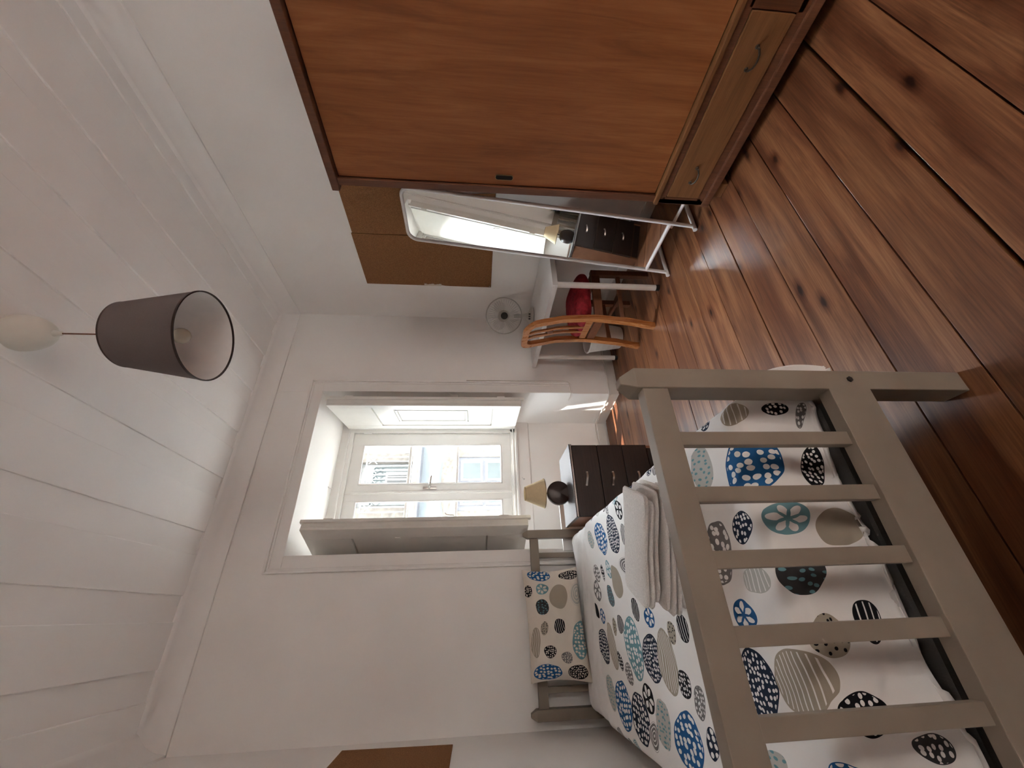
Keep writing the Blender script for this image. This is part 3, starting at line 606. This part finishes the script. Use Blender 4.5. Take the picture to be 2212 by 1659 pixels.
for y in (-hw, hw):
    MB().tube([(-.028, y, .012), (-.02, y, .012), (.10, y, .012), (.26, y, .012), (.27, y, .013)], .012, 10).build('foot_bar', 'mirror_frame', t, smooth=50, local=True)
    MB().tube([(.265, y, .014), (.25, y, .75), (LEAN*1.35+.012, y, 1.38)], .009, 10).build('rear_leg', 'mirror_frame', t, smooth=50, local=True)

# ------------------------------------------------------------------ desk
rzd = math.radians(-2.0)
t = thing('desk', 'white table with round metal legs against the right wall', 'desk', (1.812, 1.812, 0), rzd)
MB().box(0, .55, 0, 1.03, .700, .735, bev=.0015).build('tabletop', 'desk_white', t, local=True)
for (x, y) in ((.045, .045), (.045, .925), (.50, .05), (.50, .985)):
    l = MB().tube([(x, y, .022), (x, y, .70)], .0195, 16).build('leg', 'desk_leg', t, smooth=40, local=True)
    MB().tube([(x, y, 0), (x, y, .024)], .0205, 16).build('foot', 'black_rubber', l, smooth=40, local=True)

# ------------------------------------------------------------------ chair
t = thing('dining_chair', 'varnished wooden chair with curved back and red cushion', 'chair', (1.905, 2.148, 0), math.radians(-7.5))
def cx(z):  # curve of the back seen from the side
    P = [(0, -.212), (.2, -.178), (.42, -.160), (.62, -.172), (.78, -.205), (.92, -.250)]
    for (a, xa), (b_, xb) in zip(P, P[1:]):
        if z <= b_:
            u = (z-a)/(b_-a); u = u*u*(3-2*u)*.5+u*.5; return xa+(xb-xa)*u
    return P[-1][1]
def ribbon(path, w, d, name, mat, par):
    b = MB(); rings = []; n = len(path)
    for i, (y, z) in enumerate(path):
        p0 = path[max(i-1, 0)]; p1 = path[min(i+1, n-1)]; dy, dz = p1[0]-p0[0], p1[1]-p0[1]; l = math.hypot(dy, dz); ny, nz = -dz/l, dy/l
        q = []
        for sg, dd in ((1, -1), (1, 1), (-1, 1), (-1, -1)):
            yy, zz = y+ny*w/2*sg, z+nz*w/2*sg; q.append(b.bm.verts.new((cx(max(zz, 0))+dd*d/2, yy, max(zz, 0) if i else z)))
        rings.append(q)
    for A, B in zip(rings, rings[1:]):
        for k in range(4): b.bm.faces.new((A[k], A[(k+1) % 4], B[(k+1) % 4], B[k]))
    b.bm.faces.new(list(reversed(rings[0]))); b.bm.faces.new(rings[-1])
    bmesh.ops.bevel(b.bm, geom=[e for e in b.bm.edges], offset=.0035, segments=1, affect='EDGES') if False else None
    return b.build(name, mat, par, smooth=50, local=True)
yw = .140
for sg in (-1, 1): ribbon([(sg*(yw+.002*(1-k/8)), .46*k/8) for k in range(9)], .042, .034, 'leg', 'chair_wood', t)
path = [(-yw, .455+k*.045) for k in range(8)]
for k in range(1, 8): a = PI-k/8*PI/2; path.append((-yw+.075+.075*math.cos(a), .805+.075*math.sin(a)))
for k in range(7): path.append((-.065+k*.13/6, .880))
for k in range(1, 8): a = PI/2-k/8*PI/2; path.append((yw-.075+.075*math.cos(a), .805+.075*math.sin(a)))
path += [(yw, .77-k*.045) for k in range(8)]
ribbon(path, .043, .032, 'backrest_frame', 'chair_wood', t)
b = MB().box(cx(.44)-.010, cx(.44)+.012, -yw+.01, yw-.01, .415, .462, bev=.003); b.build('back_rail', 'chair_wood', t, local=True)
for y in (-.030, .030): ribbon([(y, .45+k*.42/8) for k in range(9)], .022, .014, 'splat', 'chair_wood', t)
zc = .70; b = MB(); b.lathe([(0, -.008), (.022, -.008), (.024, 0), (.022, .008), (0, .008)], mat=Matrix.Translation((cx(zc), 0, zc)) @ Matrix.Rotation(PI/2-.12, 4, 'Y'), n=20); b.build('button', 'chair_wood_dark', t, smooth=40, local=True)
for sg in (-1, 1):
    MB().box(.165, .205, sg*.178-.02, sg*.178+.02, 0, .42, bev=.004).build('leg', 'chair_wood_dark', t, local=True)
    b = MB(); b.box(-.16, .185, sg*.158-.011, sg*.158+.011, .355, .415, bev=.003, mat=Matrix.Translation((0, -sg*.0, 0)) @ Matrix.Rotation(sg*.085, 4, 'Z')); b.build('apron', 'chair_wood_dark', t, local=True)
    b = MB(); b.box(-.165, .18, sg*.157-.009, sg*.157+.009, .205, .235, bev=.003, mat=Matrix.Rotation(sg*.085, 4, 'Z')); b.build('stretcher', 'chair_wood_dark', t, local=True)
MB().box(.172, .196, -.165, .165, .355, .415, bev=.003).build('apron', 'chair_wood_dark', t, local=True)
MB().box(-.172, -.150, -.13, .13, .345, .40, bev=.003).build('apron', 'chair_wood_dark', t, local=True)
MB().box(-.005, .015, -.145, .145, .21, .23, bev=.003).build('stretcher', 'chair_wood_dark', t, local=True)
def cush(u, v):
    th, ph = (u-.5)*PI, v*2*PI
    ct, st_ = math.cos(th), math.sin(th)
    def sp(c, e): return math.copysign(abs(c)**e, c)
    x = .19*sp(ct, .42)*sp(math.cos(ph), .5); y = .195*sp(ct, .42)*sp(math.sin(ph), .5); z = .058*sp(st_, .9)
    y *= 1+.12*x/.19; tt = max(0, 1-(x/.2)**2)*max(0, 1-(y/.2)**2)
    for (ax, ay) in ((-.06, -.06), (.07, -.06), (-.06, .07), (.07, .07)):
        d = math.hypot(x-ax, y-ay); z -= math.copysign(.012*math.exp(-(d/.03)**2), z)
    return (x+.02, y, .475+z+.012*tt*(1 if z > 0 else 0)+.004*fbm(x*14, y*14, z*9))
MB().grid(cush, 24, 48).build('cushion', 'red_cushion', t, smooth='all', local=True)

# ------------------------------------------------------------------ bin and fan
t = thing('waste_bin', 'white tapered plastic waste bin under the desk', 'bin', (2.005, 2.60, 0), 0)
b = MB(); b.lathe([(0, .002), (.088, .002), (.092, .008), (.132, .272), (.139, .274), (.139, .284), (.132, .286), (.128, .276), (.088, .012), (0, .012)], n=40); b.build('bucket', 'bin_white', t, smooth=30, local=True)
for z in (.075, .125, .175, .225):
    r = .092+(z-.008)/.264*.040; b = MB(); b.lathe([(r-.002, z-.0025), (r+.0012, z), (r-.002, z+.0025)], n=40, closed=True); b.build('ridge', 'bin_white', t, smooth=50, local=True)
ft = thing('desk_fan', 'small white desk fan with round wire guard on the desk', 'fan', (2.215, 2.60, .735), math.radians(-40))
# local -y faces the room
b = MB(); b.lathe([(0, 0), (.075, 0), (.085, .008), (.080, .022), (.045, .040), (.030, .052), (.018, .10), (.016, .165), (0, .165)], n=28); b.build('base', 'fan_white', ft, smooth=40, local=True)
for k in range(3): MB().box(-.026+k*.02, -.014+k*.02, -.066, -.045, .030, .045, bev=.003).build('button', 'fan_dark', ft, local=True)
zf = .252
RX = Matrix.Translation((0, 0, zf)) @ Matrix.Rotation(PI/2, 4, 'X')
b = MB(); b.lathe([(0, -.10), (.03, -.098), (.05, -.07), (.052, -.02), (.045, 0), (0, 0)], n=24, mat=RX); b.build('motor', 'fan_white', ft, smooth=40, local=True)
b = MB(); b.lathe([(0, .055), (.020, .054), (.026, .046), (.026, .012), (0, .012)], n=24, mat=RX); b.build('hub', 'fan_dark', ft, smooth=40, local=True)
for k in range(3):
    b = MB(); a0 = 2*PI*k/3+.5
    def bl(u, v):
        r = .024+u*.108; w = (.30+.55*math.sin(PI*min(1, u*1.05)))*(1 if u < .9 else .8); a = a0+(v-.5)*w*1.5
        return RX @ Vector((r*math.cos(a), r*math.sin(a), .03+(v-.5)*.022))
    b.grid(bl, 8, 8); b.build('blade', 'fan_blade', ft, smooth='all', local=True)
gd = MB()
gd.tube([RX @ Vector((.152*math.cos(2*PI*k/48), .152*math.sin(2*PI*k/48), .022)) for k in range(48)], .0042, 8, closed=True)
g = gd.build('guard', 'fan_white', ft, smooth=50, local=True)
b = MB()
for k in range(40):
    a = 2*PI*k/40
    b.tube([RX @ Vector((r*math.cos(a+.25*r/.15), r*math.sin(a+.25*r/.15), z)) for r, z in ((.03, .062), (.08, .060), (.125, .046), (.152, .022))], .0008, 4)
    b.tube([RX @ Vector((r*math.cos(a), r*math.sin(a), z)) for r, z in ((.05, -.025), (.11, -.014), (.152, .022))], .0008, 4)
b.build('guard_wires', 'fan_white', g, local=True)
b = MB(); b.lathe([(0, .064), (.03, .064), (.03, .060), (0, .060)], n=24, mat=RX); b.build('badge', 'fan_dark', g, local=True)

# ------------------------------------------------------------------ chest of drawers
t = thing('chest_of_drawers', 'small dark brown three-drawer chest below the window', 'chest', (.73, 2.60, 0))
X0, X1, Y0, Y1, Z1 = .500, .965, 2.430, 2.755, .600
b = MB(); b.box(X0, X0+.018, Y0+.018, Y1, 0, Z1-.02); b.box(X1-.018, X1, Y0+.018, Y1, 0, Z1-.02); b.box(X0, X1, Y1-.01, Y1, .02, Z1-.02); b.box(X0+.01, X1-.01, Y0+.02, Y1-.005, .05, .07); b.build('body', 'chest_side', t)
tp = MB().box(X0-.004, X1+.004, Y0-.004, Y1+.006, Z1-.020, Z1, bev=.002).build('top', 'chest_top', t)
MB().box(X0-.002, X1+.002, Y0-.006, Y0-.003, Z1-.014, Z1-.008).build('metal_strip', 'metal', tp)
MB().box(X0+.01, X1-.01, Y0+.02, Y0+.035, 0, .06).build('plinth', 'wenge', t)
for k in range(3):
    za = .065+k*.172
    d = MB().box(X0+.002, X1-.002, Y0, Y0+.018, za, za+.168, bev=.0015).build('drawer', 'wenge', t)
    zc = za+.095; xm = (X0+X1)/2
    b = MB(); n = 10
    prof = [(xm-.042+.084*i/n, Y0-.004-.016*math.sin(PI*i/n), zc+.006*math.cos(PI*i/n)) for i in range(n+1)]
    for (p, q) in zip(prof, prof[1:]):
        vs = [b.bm.verts.new(Vector(p)+Vector(o)) for o in ((0, 0, -.006), (0, -.003, -.006), (0, -.003, .006), (0, 0, .006))]
        ws = [b.bm.verts.new(Vector(q)+Vector(o)) for o in ((0, 0, -.006), (0, -.003, -.006), (0, -.003, .006), (0, 0, .006))]
        for i in range(4): b.bm.faces.new((vs[i], vs[(i+1) % 4], ws[(i+1) % 4], ws[i]))
    b.box(xm-.046, xm-.036, Y0-.008, Y0+.001, zc, zc+.012); b.box(xm+.036, xm+.046, Y0-.008, Y0+.001, zc-.012, zc)
    b.build('handle', 'metal', d, smooth=50)
tag(MB().box(.36, .77, 2.829, 2.845, 0, .615, bev=.002).build('white_board', 'white_paint'), label='thin white board standing behind the dark chest', cat='board')

# table lamp on the chest
t = thing('table_lamp', 'lamp with dark disc base and cream cone shade on the chest', 'lamp', (.690, 2.605, Z1))
RY = Matrix.Translation((0, 0, .060)) @ Matrix.Rotation(PI/2, 4, 'X')
b = MB(); b.lathe([(0, -.026), (.066, -.026), (.076, -.020), (.078, -.012), (.078, .012), (.076, .020), (.066, .026), (0, .026)], n=40, mat=RY)
for v in b.bm.verts:
    if v.co.z < 0: v.co.z = 0
b.build('base', 'lamp_base_dark', t, smooth=40, local=True)
MB().tube([(0, 0, .132), (0, 0, .160), (0, 0, .215)], .006, 10).build('stem', 'lamp_base_dark', t, smooth=40, local=True)
b = MB(); b.lathe([(.096, .158), (.045, .288), (.0435, .288), (.0945, .158)], n=40, closed=True); sh = b.build('lamp_shade', 'lampshade_cream', t, smooth=40, local=True)
b = MB(); b.lathe([(.0972, .157), (.0972, .162), (.0955, .162), (.0955, .157)], n=40, closed=True); b.build('shade_rim', 'brass', sh, smooth=40, local=True)
b = MB(); b.lathe([(.0462, .284), (.0455, .289), (.044, .289), (.0447, .284)], n=40, closed=True); b.build('shade_rim', 'brass', sh, smooth=40, local=True)

# ------------------------------------------------------------------ cork boards
def cork(name, x, y0, y1, z0, z1, label, sgn, warp=0.0, notch=False):
    b = MB(); th = .006; n = 12
    def f(u, v):
        y = y0+(y1-y0)*u; z = z0+(z1-z0)*v; w = warp*(.3+.7*v)*(u**2)
        if notch and u == 1.0: y -= .010*math.exp(-((v-.42)/.035)**2)
        return (x+sgn*(th+w), y, z)
    def g(u, v): p = f(u, v); return (p[0]-sgn*th, p[1], p[2])
    fr = [[b.bm.verts.new(f(i/n, j/24)) for j in range(25)] for i in range(n+1)]; bk = [[b.bm.verts.new(g(i/n, j/24)) for j in range(25)] for i in range(n+1)]
    for i in range(n):
        for j in range(24):
            b.bm.faces.new((fr[i][j], fr[i+1][j], fr[i+1][j+1], fr[i][j+1])); b.bm.faces.new((bk[i][j], bk[i][j+1], bk[i+1][j+1], bk[i+1][j]))
    for j in range(24):
        for i in (0, n): b.bm.faces.new((fr[i][j], fr[i][j+1], bk[i][j+1], bk[i][j]))
    for i in range(n):
        for j in (0, 24): b.bm.faces.new((fr[i][j], fr[i+1][j], bk[i+1][j], bk[i][j]))
    o = b.build(name, 'cork'); tag(o, label, 'cork board', 'bare cork boards'); return o
c1 = cork('cork_board', XR-.001, 1.952, 2.447, 1.102, 2.120, 'bare cork board with torn edge above the desk', -1, notch=True)
c2 = cork('cork_board', XR-.001, 1.45, 1.948, 1.102, 2.112, 'bare cork board half hidden behind wardrobe and mirror', -1)
c3 = cork('cork_board', XL+.001, 2.10, 2.675, 1.318, 1.866, 'bare cork board on the wall beside the bed', 1, warp=.010)
b = MB()
for k in range(7): b.box(XR-.010, XR-.006, 2.425+.004*(k % 3), 2.448, 1.515+k*.020, 1.535+k*.020)
o = b.build('torn_patch', 'torn_paper', c1)
MB().lathe([(0, 0), (.004, 0), (.003, .004), (0, .004)], n=10, mat=Matrix.Translation((XR-.007, 2.435, 1.115)) @ Matrix.Rotation(-PI/2, 4, 'Y')).build('pin', 'pin', c1)

# ------------------------------------------------------------------ pendant lamp
PX, PY = .960, 1.290
t = thing('pendant_lamp', 'hanging lamp with dark grey drum shade below white ceiling rose', 'lamp', (PX, PY, ZC))
b = MB(); pr = [(0, 0), (.066, 0), (.069, -.012)]
for k in range(1, 11): a = k/10*PI/2; pr.append((.069*math.cos(a)**.95 if k < 10 else 0.004, -.012-.115*math.sin(a)))
b.lathe(pr, c=(PX, PY, ZC), n=36); cn = b.build('ceiling_rose', 'plastic_white', t, smooth=50)
MB().lathe([(.010, -.105), (.013, -.118), (.008, -.150), (0, -.155)], c=(PX, PY, ZC), n=16).build('cord_grip', 'plastic_white', cn, smooth=50)
MB().tube([(PX, PY, ZC-.14), (PX, PY, 2.43)], .0028, 8).build('cord', 'chair_wood_dark', t, smooth=50)
zt, zb, rt, rb = 2.525, 2.245, .122, .170
b = MB(); b.lathe([(rb, zb), (rt, zt), (rt-.0015, zt), (rb-.0015, zb)], c=(PX, PY, 0), n=64, closed=True); s = b.build('lamp_shade', 'lamp_shade_grey', t, smooth=40)
b = MB(); b.lathe([(rb-.0018, zb+.002), (rt-.0018, zt-.002), (rt-.003, zt-.002), (rb-.003, zb+.002)], c=(PX, PY, 0), n=64, closed=True); b.build('lining', 'lamp_lining', s, smooth=40)
b = MB(); b.lathe([(rb+.001, zb-.001), (rb+.001, zb+.005), (rb-.004, zb+.005), (rb-.004, zb-.001)], c=(PX, PY, 0), n=64, closed=True); b.build('rim', 'lamp_base_dark', s, smooth=40)
b = MB(); b.lathe([(rt+.001, zt-.005), (rt+.001, zt+.001), (rt-.003, zt+.001), (rt-.003, zt-.005)], c=(PX, PY, 0), n=64, closed=True); b.build('rim', 'lamp_base_dark', s, smooth=40)
b = MB(); b.tube([(PX, PY, 2.46), (PX, PY, 2.385)], .020, 14)
for k in range(3):
    a = 2*PI*k/3+.3; b.tube([(PX, PY, 2.44), (PX+(rt-.003)*math.cos(a), PY+(rt-.003)*math.sin(a), zt-.01)], .0018, 6)
b.build('lamp_holder', 'plastic_white', t, smooth=40)
b = MB(); pr = [(.012, 2.392), (.014, 2.375)]
for k in range(11): a = -PI/2*.6+k/10*PI*.8; pr.append((max(.0005, .030*math.cos(a)), 2.335-.030*math.sin(a)))
b.lathe(pr, c=(PX, PY, 0), n=24); b.build('light_bulb', 'bulb', t, smooth=60)

# ------------------------------------------------------------------ cables
cb = [(1.7015, YB-.031, 1.30), (1.7015, YB-.031, .8), (1.7015, YB-.031, .47), (1.697, YB-.03, .44), (1.68, YB-.028, .425), (1.63, YB-.02, .422), (1.598, YB-.008, .420), (1.586, 2.90, .418), (1.580, 2.945, .424)]
tag(MB().tube(cb, .0045, 8).build('cable', 'cable_white', smooth=60), label='white cable bending from the casing edge into the window recess', cat='cable')
cb = [(2.37, YB-.022, .13), (2.2, YB-.022, .10), (1.95, YB-.02, .088), (1.75, YB-.02, .082), (1.62, YB-.02, .086), (1.578, YB-.01, .088), (1.565, 2.93, .086), (1.545, 3.08, .09), (1.525, 3.22, .100), (1.510, 3.29, .098), (1.45, 3.306, .10), (1.3, 3.307, .092), (1.1, 3.307, .088), (.7, 3.307, .088)]
tag(MB().tube(cb, .006, 8).build('cable', 'cable_white', smooth=60), label='white cable running along the skirting from under the desk', cat='cable')

# ------------------------------------------------------------------ bed
t = thing('bed', 'whitewashed wooden single bed with slatted head and foot', 'bed', (0, 1.75, 0))
BX0, BX1 = -.515, .487
def post(x0, x1, y0, y1, h, name='post'):
    b = MB(); c = .022; xm, ym = (x0+x1)/2, (y0+y1)/2
    lv = [(x0, x1, y0, y1, 0), (x0, x1, y0, y1, h-.032), (x0+c*.75, x1-c*.75, y0+c*.75, y1-c*.75, h)]
    rings = [[b.bm.verts.new(p) for p in ((a, d, z), (e, d, z), (e, f, z), (a, f, z))] for a, e, d, f, z in lv]
    for A, B in zip(rings, rings[1:]):
        for k in range(4): b.bm.faces.new((A[k], A[(k+1) % 4], B[(k+1) % 4], B[k]))
    b.bm.faces.new(list(reversed(rings[0]))); b.bm.faces.new(rings[-1])
    bmesh.ops.bevel(b.bm, geom=list(b.bm.edges), offset=.0015, segments=1, affect='EDGES')
    return b.build(name, 'bed_paint', t)
PW = .052
FY0 = .745
for (yy0, yy1, hh) in ((FY0, FY0+.062, .882), (2.765, 2.825, .895)):
    post(BX1-PW, BX1, yy0, yy1, hh); post(BX0, BX0+PW, yy0, yy1, hh)
# foot end
MB().box(BX0+PW-.004, BX1-PW+.004, FY0+.004, FY0+.038, .776, .836, bev=.002).build('foot_rail', 'bed_paint', t)
MB().box(BX0+PW-.004, BX1-PW+.004, FY0+.000, FY0+.034, .270, .378, bev=.002).build('foot_rail', 'bed_paint', t)
sl = None
for k in range(7):
    x = .314-.1205*k
    b = MB().box(x-.0155, x+.0155, FY0+.010, FY0+.030, .374, .780, bev=.0015); b.build('slat', 'bed_paint', t)
# head end
MB().box(BX0+PW-.004, BX1-PW+.004, 2.785, 2.815, .792, .848, bev=.002).build('head_rail', 'bed_paint', t)
MB().box(BX0+PW-.004, BX1-PW+.004, 2.785, 2.815, .27, .378, bev=.002).build('head_rail', 'bed_paint', t)
for k in range(7):
    x = .330-.1185*k; MB().box(x-.0155, x+.0155, 2.79, 2.81, .374, .796, bev=.0015).build('slat', 'bed_paint', t)
for x in (BX0+.008, BX1-.032): MB().box(x, x+.024, FY0+.06, 2.768, .265, .375, bev=.002).build('side_rail', 'bed_paint', t)
for k in range(13):
    y = .86+k*.15; MB().box(BX0+.03, BX1-.03, y, y+.07, .285, .303, bev=.002).build('base_slat', 'bed_wood', t)
b = MB(); xb, zb = .462, .312
b.lathe([(0, 0), (.0075, 0), (.0075, .003), (.004, .004), (0, .004)], n=6, mat=Matrix.Translation((xb, FY0-.0005, zb)) @ Matrix.Rotation(PI/2, 4, 'X')); b.build('bolt', 'bolt_black', t)
MB().box(BX0+.04, BX1-.05, .815, 2.76, .303, .352, bev=.012).build('base_cushion', 'bed_base', t)

# mattress with fitted sheet
def rbox(u, v, cx, cy, cz, hx, hy, hz, e1, e2):
    th, ph = (u-.5)*PI, v*2*PI
    def sp(c, e): return math.copysign(abs(c)**e, c)
    return Vector((cx+hx*sp(math.cos(th), e1)*sp(math.cos(ph), e2), cy+hy*sp(math.cos(th), e1)*sp(math.sin(ph), e2), cz+hz*sp(math.sin(th), e1)))
mt = thing('mattress', 'mattress in a white fitted sheet on the bed', 'mattress', (-.01, 1.79, .352))
b = MB().box(-.462, .434, .885, 2.755, .352, .560, bev=.035); b.build('mattress_core', 'mattress', mt, smooth=60)
def sheet(u, v):
    # u across, v from y=2.20 to the head, wrapping a little over the edges
    s = -.60+u*1.17; y = 2.12+v*.64
    xr = .446; xl = -.474; z = .566; x = s
    if s > xr-.05:
        a = min((s-(xr-.05))/.06, PI/2); x = xr-.05+.058*math.sin(a); z = .566-.058*(1-math.cos(a)); rem = max(0, s-(xr-.05)-.06*PI/2); z -= rem
    if s < xl+.05:
        a = min(((xl+.05)-s)/.06, PI/2); x = xl+.05-.058*math.sin(a); z = .566-.058*(1-math.cos(a)); rem = max(0, (xl+.05)-s-.06*PI/2); z -= rem
    w = .012*fbm(s*3, y*14, 1.3)+.008*fbm(s*9, y*26, 4)
    if y > 2.72: z -= (y-2.72)**2*9
    return (x, y, z+w*.8+.004)
MB().grid(sheet, 90, 90).build('fitted_sheet', 'sheet', mt, smooth='all')

# duvet
XRE, XLE, YFE, ZT = .452, -.478, .838, .585
S0, S1, T0, T1 = -.66, .78, .60, 2.335
def smax(a, b, k=.03): return math.log(math.exp(a/k)+math.exp(b/k))*k-k*math.log(2)*math.exp(-abs(a-b)/k)
def edge(d, R=.045):
    """distance past the start of the bend -> (outward, drop)"""
    if d <= 0: return 0.0, 0.0
    a = d/R
    if a < PI/2: return R*math.sin(a), R*(1-math.cos(a))
    return R, R+(d-R*PI/2)
def duv(u, v):
    s = S0+(S1-S0)*u; tt = T0+(T1-T0)*v
    ex, zx = edge(s-(XRE-.045)); fx, zl = edge((XLE+.045)-s); ey, zy = edge((YFE+.045)-tt)
    x = min(max(s, XLE+.045), XRE-.045)+ex-fx; y = max(tt, YFE+.045)-ey
    # right hang bulges outwards, gathers in folds
    if zx > .03:
        k = min(1, (zx-.03)/.12); x += (.060+.045*math.exp(-((tt-.85)/.22)**2))*math.sin(min(1.0, (zx)/.33)*PI*.62)*k+.014*k*math.sin(tt*15+1.0)+.010*k*fbm(tt*6, s*4, 2)
    if zl > .03: x += .010*fbm(tt*5, s*3, 5)*min(1, zl/.1)
    if zy > .03:
        k = min(1, (zy-.03)/.1); y += k*(.006*math.sin(s*19+2*zy*6)+.014*fbm(s*5, tt*7, 9))-.004
    drop = max(zx, zl, zy)
    lim = .225 if zy >= max(zx, zl) else .33
    # keep the foot end inside the posts
    if y < .822: y = .822
    z = ZT-min(drop, lim)
    puff = .010*fbm(s*2.2, tt*2.0, 0)+.0045*fbm(s*6, tt*5, 3)+.0022*fbm(s*16, tt*14, 6)
    z += puff*(1 if drop < .02 else .4)+.004
    # quilted seam across the middle and thin creases
    z -= .004*math.exp(-((tt-1.635)/.006)**2)*(1 if drop < .02 else 0)
    if tt > T1-.02: z -= .010*((tt-(T1-.02))/.02)**2
    return (x, y, z)
def duv_uv(u, v): return (S0+(S1-S0)*u, T0+(T1-T0)*v)
b = MB().grid(duv, 190, 260, duv_uv)
# one print material per zone of the cloth, each with only the motifs that reach into it (keeps shading cheap)
ZS, ZTT = [-9, -.28, -.10, .10, .28, 9], [-9, .76, .95, 1.25, 1.55, 1.85, 2.08, 9]
zone = {}
for i in range(len(ZS)-1):
    for j in range(len(ZTT)-1):
        sel = [m for m in DUVET if ZS[i]-m[2]-.03 < m[0] < ZS[i+1]+m[2]+.03 and ZTT[j]-m[2]-.03 < m[1] < ZTT[j+1]+m[2]+.03]
        nm = 'duvet_print_%d_%d' % (i, j); print_mat(nm, sel); zone[(i, j)] = nm
dv = b.build('duvet', 'duvet_print_0_0', smooth='all')
me = dv.data; idx = {}
me.materials.clear()
for k, nm in zone.items(): idx[k] = len(me.materials); me.materials.append(MATS[nm])
ul = me.uv_layers['cloth'].data
def zi(v, L):
    for q in range(len(L)-1):
        if v < L[q+1]: return q
for pg in me.polygons:
    us = [ul[l].uv for l in pg.loop_indices]; cu = sum(q[0] for q in us)/len(us); cv = sum(q[1] for q in us)/len(us)
    pg.material_index = idx[(zi(cu, ZS), zi(cv, ZTT))]
sd = dv.modifiers.new('thickness', 'SOLIDIFY'); sd.thickness = .010; sd.offset = -1
tag(dv, 'white duvet printed with blue, grey and black pebble motifs', 'duvet')

# pillow standing against the head end
print_mat('pillow_print', PILLOW, ground=(.74, .68, .60), pat=1.25)
PCX, PCZ, PHX, PHZ = -.050, .742, .290, .165
def pil(u, v, sg):
    a, c = 2*u-1, 2*v-1
    k = (1-abs(a)**3.2)*(1-abs(c)**3.0); th = .070*max(0, k)**.55
    pinch = 1-.06*(1-abs(c)**2)*abs(a)**2; pz = 1-.07*(1-abs(a)**2)*abs(c)**2
    x = a*PHX*pinch; z = c*PHZ*pz
    y = -sg*th+.006*fbm(a*3, c*3, sg)
    # lean back against the slats
    return Vector((PCX+x, 2.675+y+(z)*.30, PCZ+z+.012*a))
b = MB(); b.grid(lambda u, v: pil(u, v, 1), 44, 32, lambda u, v: (PCX+(2*u-1)*PHX, PCZ+(2*v-1)*PHZ)); b.grid(lambda u, v: pil(u, v, -1), 44, 32, lambda u, v: (PCX+(2*u-1)*PHX, PCZ+(2*v-1)*PHZ))
tag(b.build('pillow', 'pillow_print', smooth='all'), 'pillow in matching pebble print propped against the bed head', 'pillow')

# folded towels
def towel(name, cx_, cy_, rz, w, d, layers, z0, th, label, seed):
    t = thing(name, label, 'towel', (cx_, cy_, z0), rz, group='folded towels on the bed')
    z = 0
    for k in range(layers):
        b = MB(); sh = .012*math.sin(seed+k*2.1); ww = w/2*(1-.05*((k+seed) % 2)); dd = d/2*(1-.05*((k+seed+1) % 2))
        def f(u, v):
            p = rbox(u, v, sh, .006*math.cos(seed*3+k), z+th/2, ww, dd, th/2*1.02, .55, .16)
            p.z += .005*fbm(p.x*7, p.y*7, seed)+.0012*fbm(p.x*60, p.y*60, seed+k); p.x += .004*fbm(p.y*12, p.z*20, k); p.y += .006*fbm(p.x*7, p.z*30, k+4)+.0015*fbm(p.x*40, p.z*40, k)
            return p
        b.grid(f, 14, 120).build('fold', 'terry', t, smooth='all', local=True); z += th*.96
    return t
towel('towel', .172, 1.258, math.radians(-25), .350, .200, 4, .606, .0165, 'thin folded off-white towel at the bottom of the stack', 1)
towel('towel', .178, 1.262, math.radians(-26.5), .325, .180, 3, .677, .0175, 'folded off-white towel on top of the stack', 2)
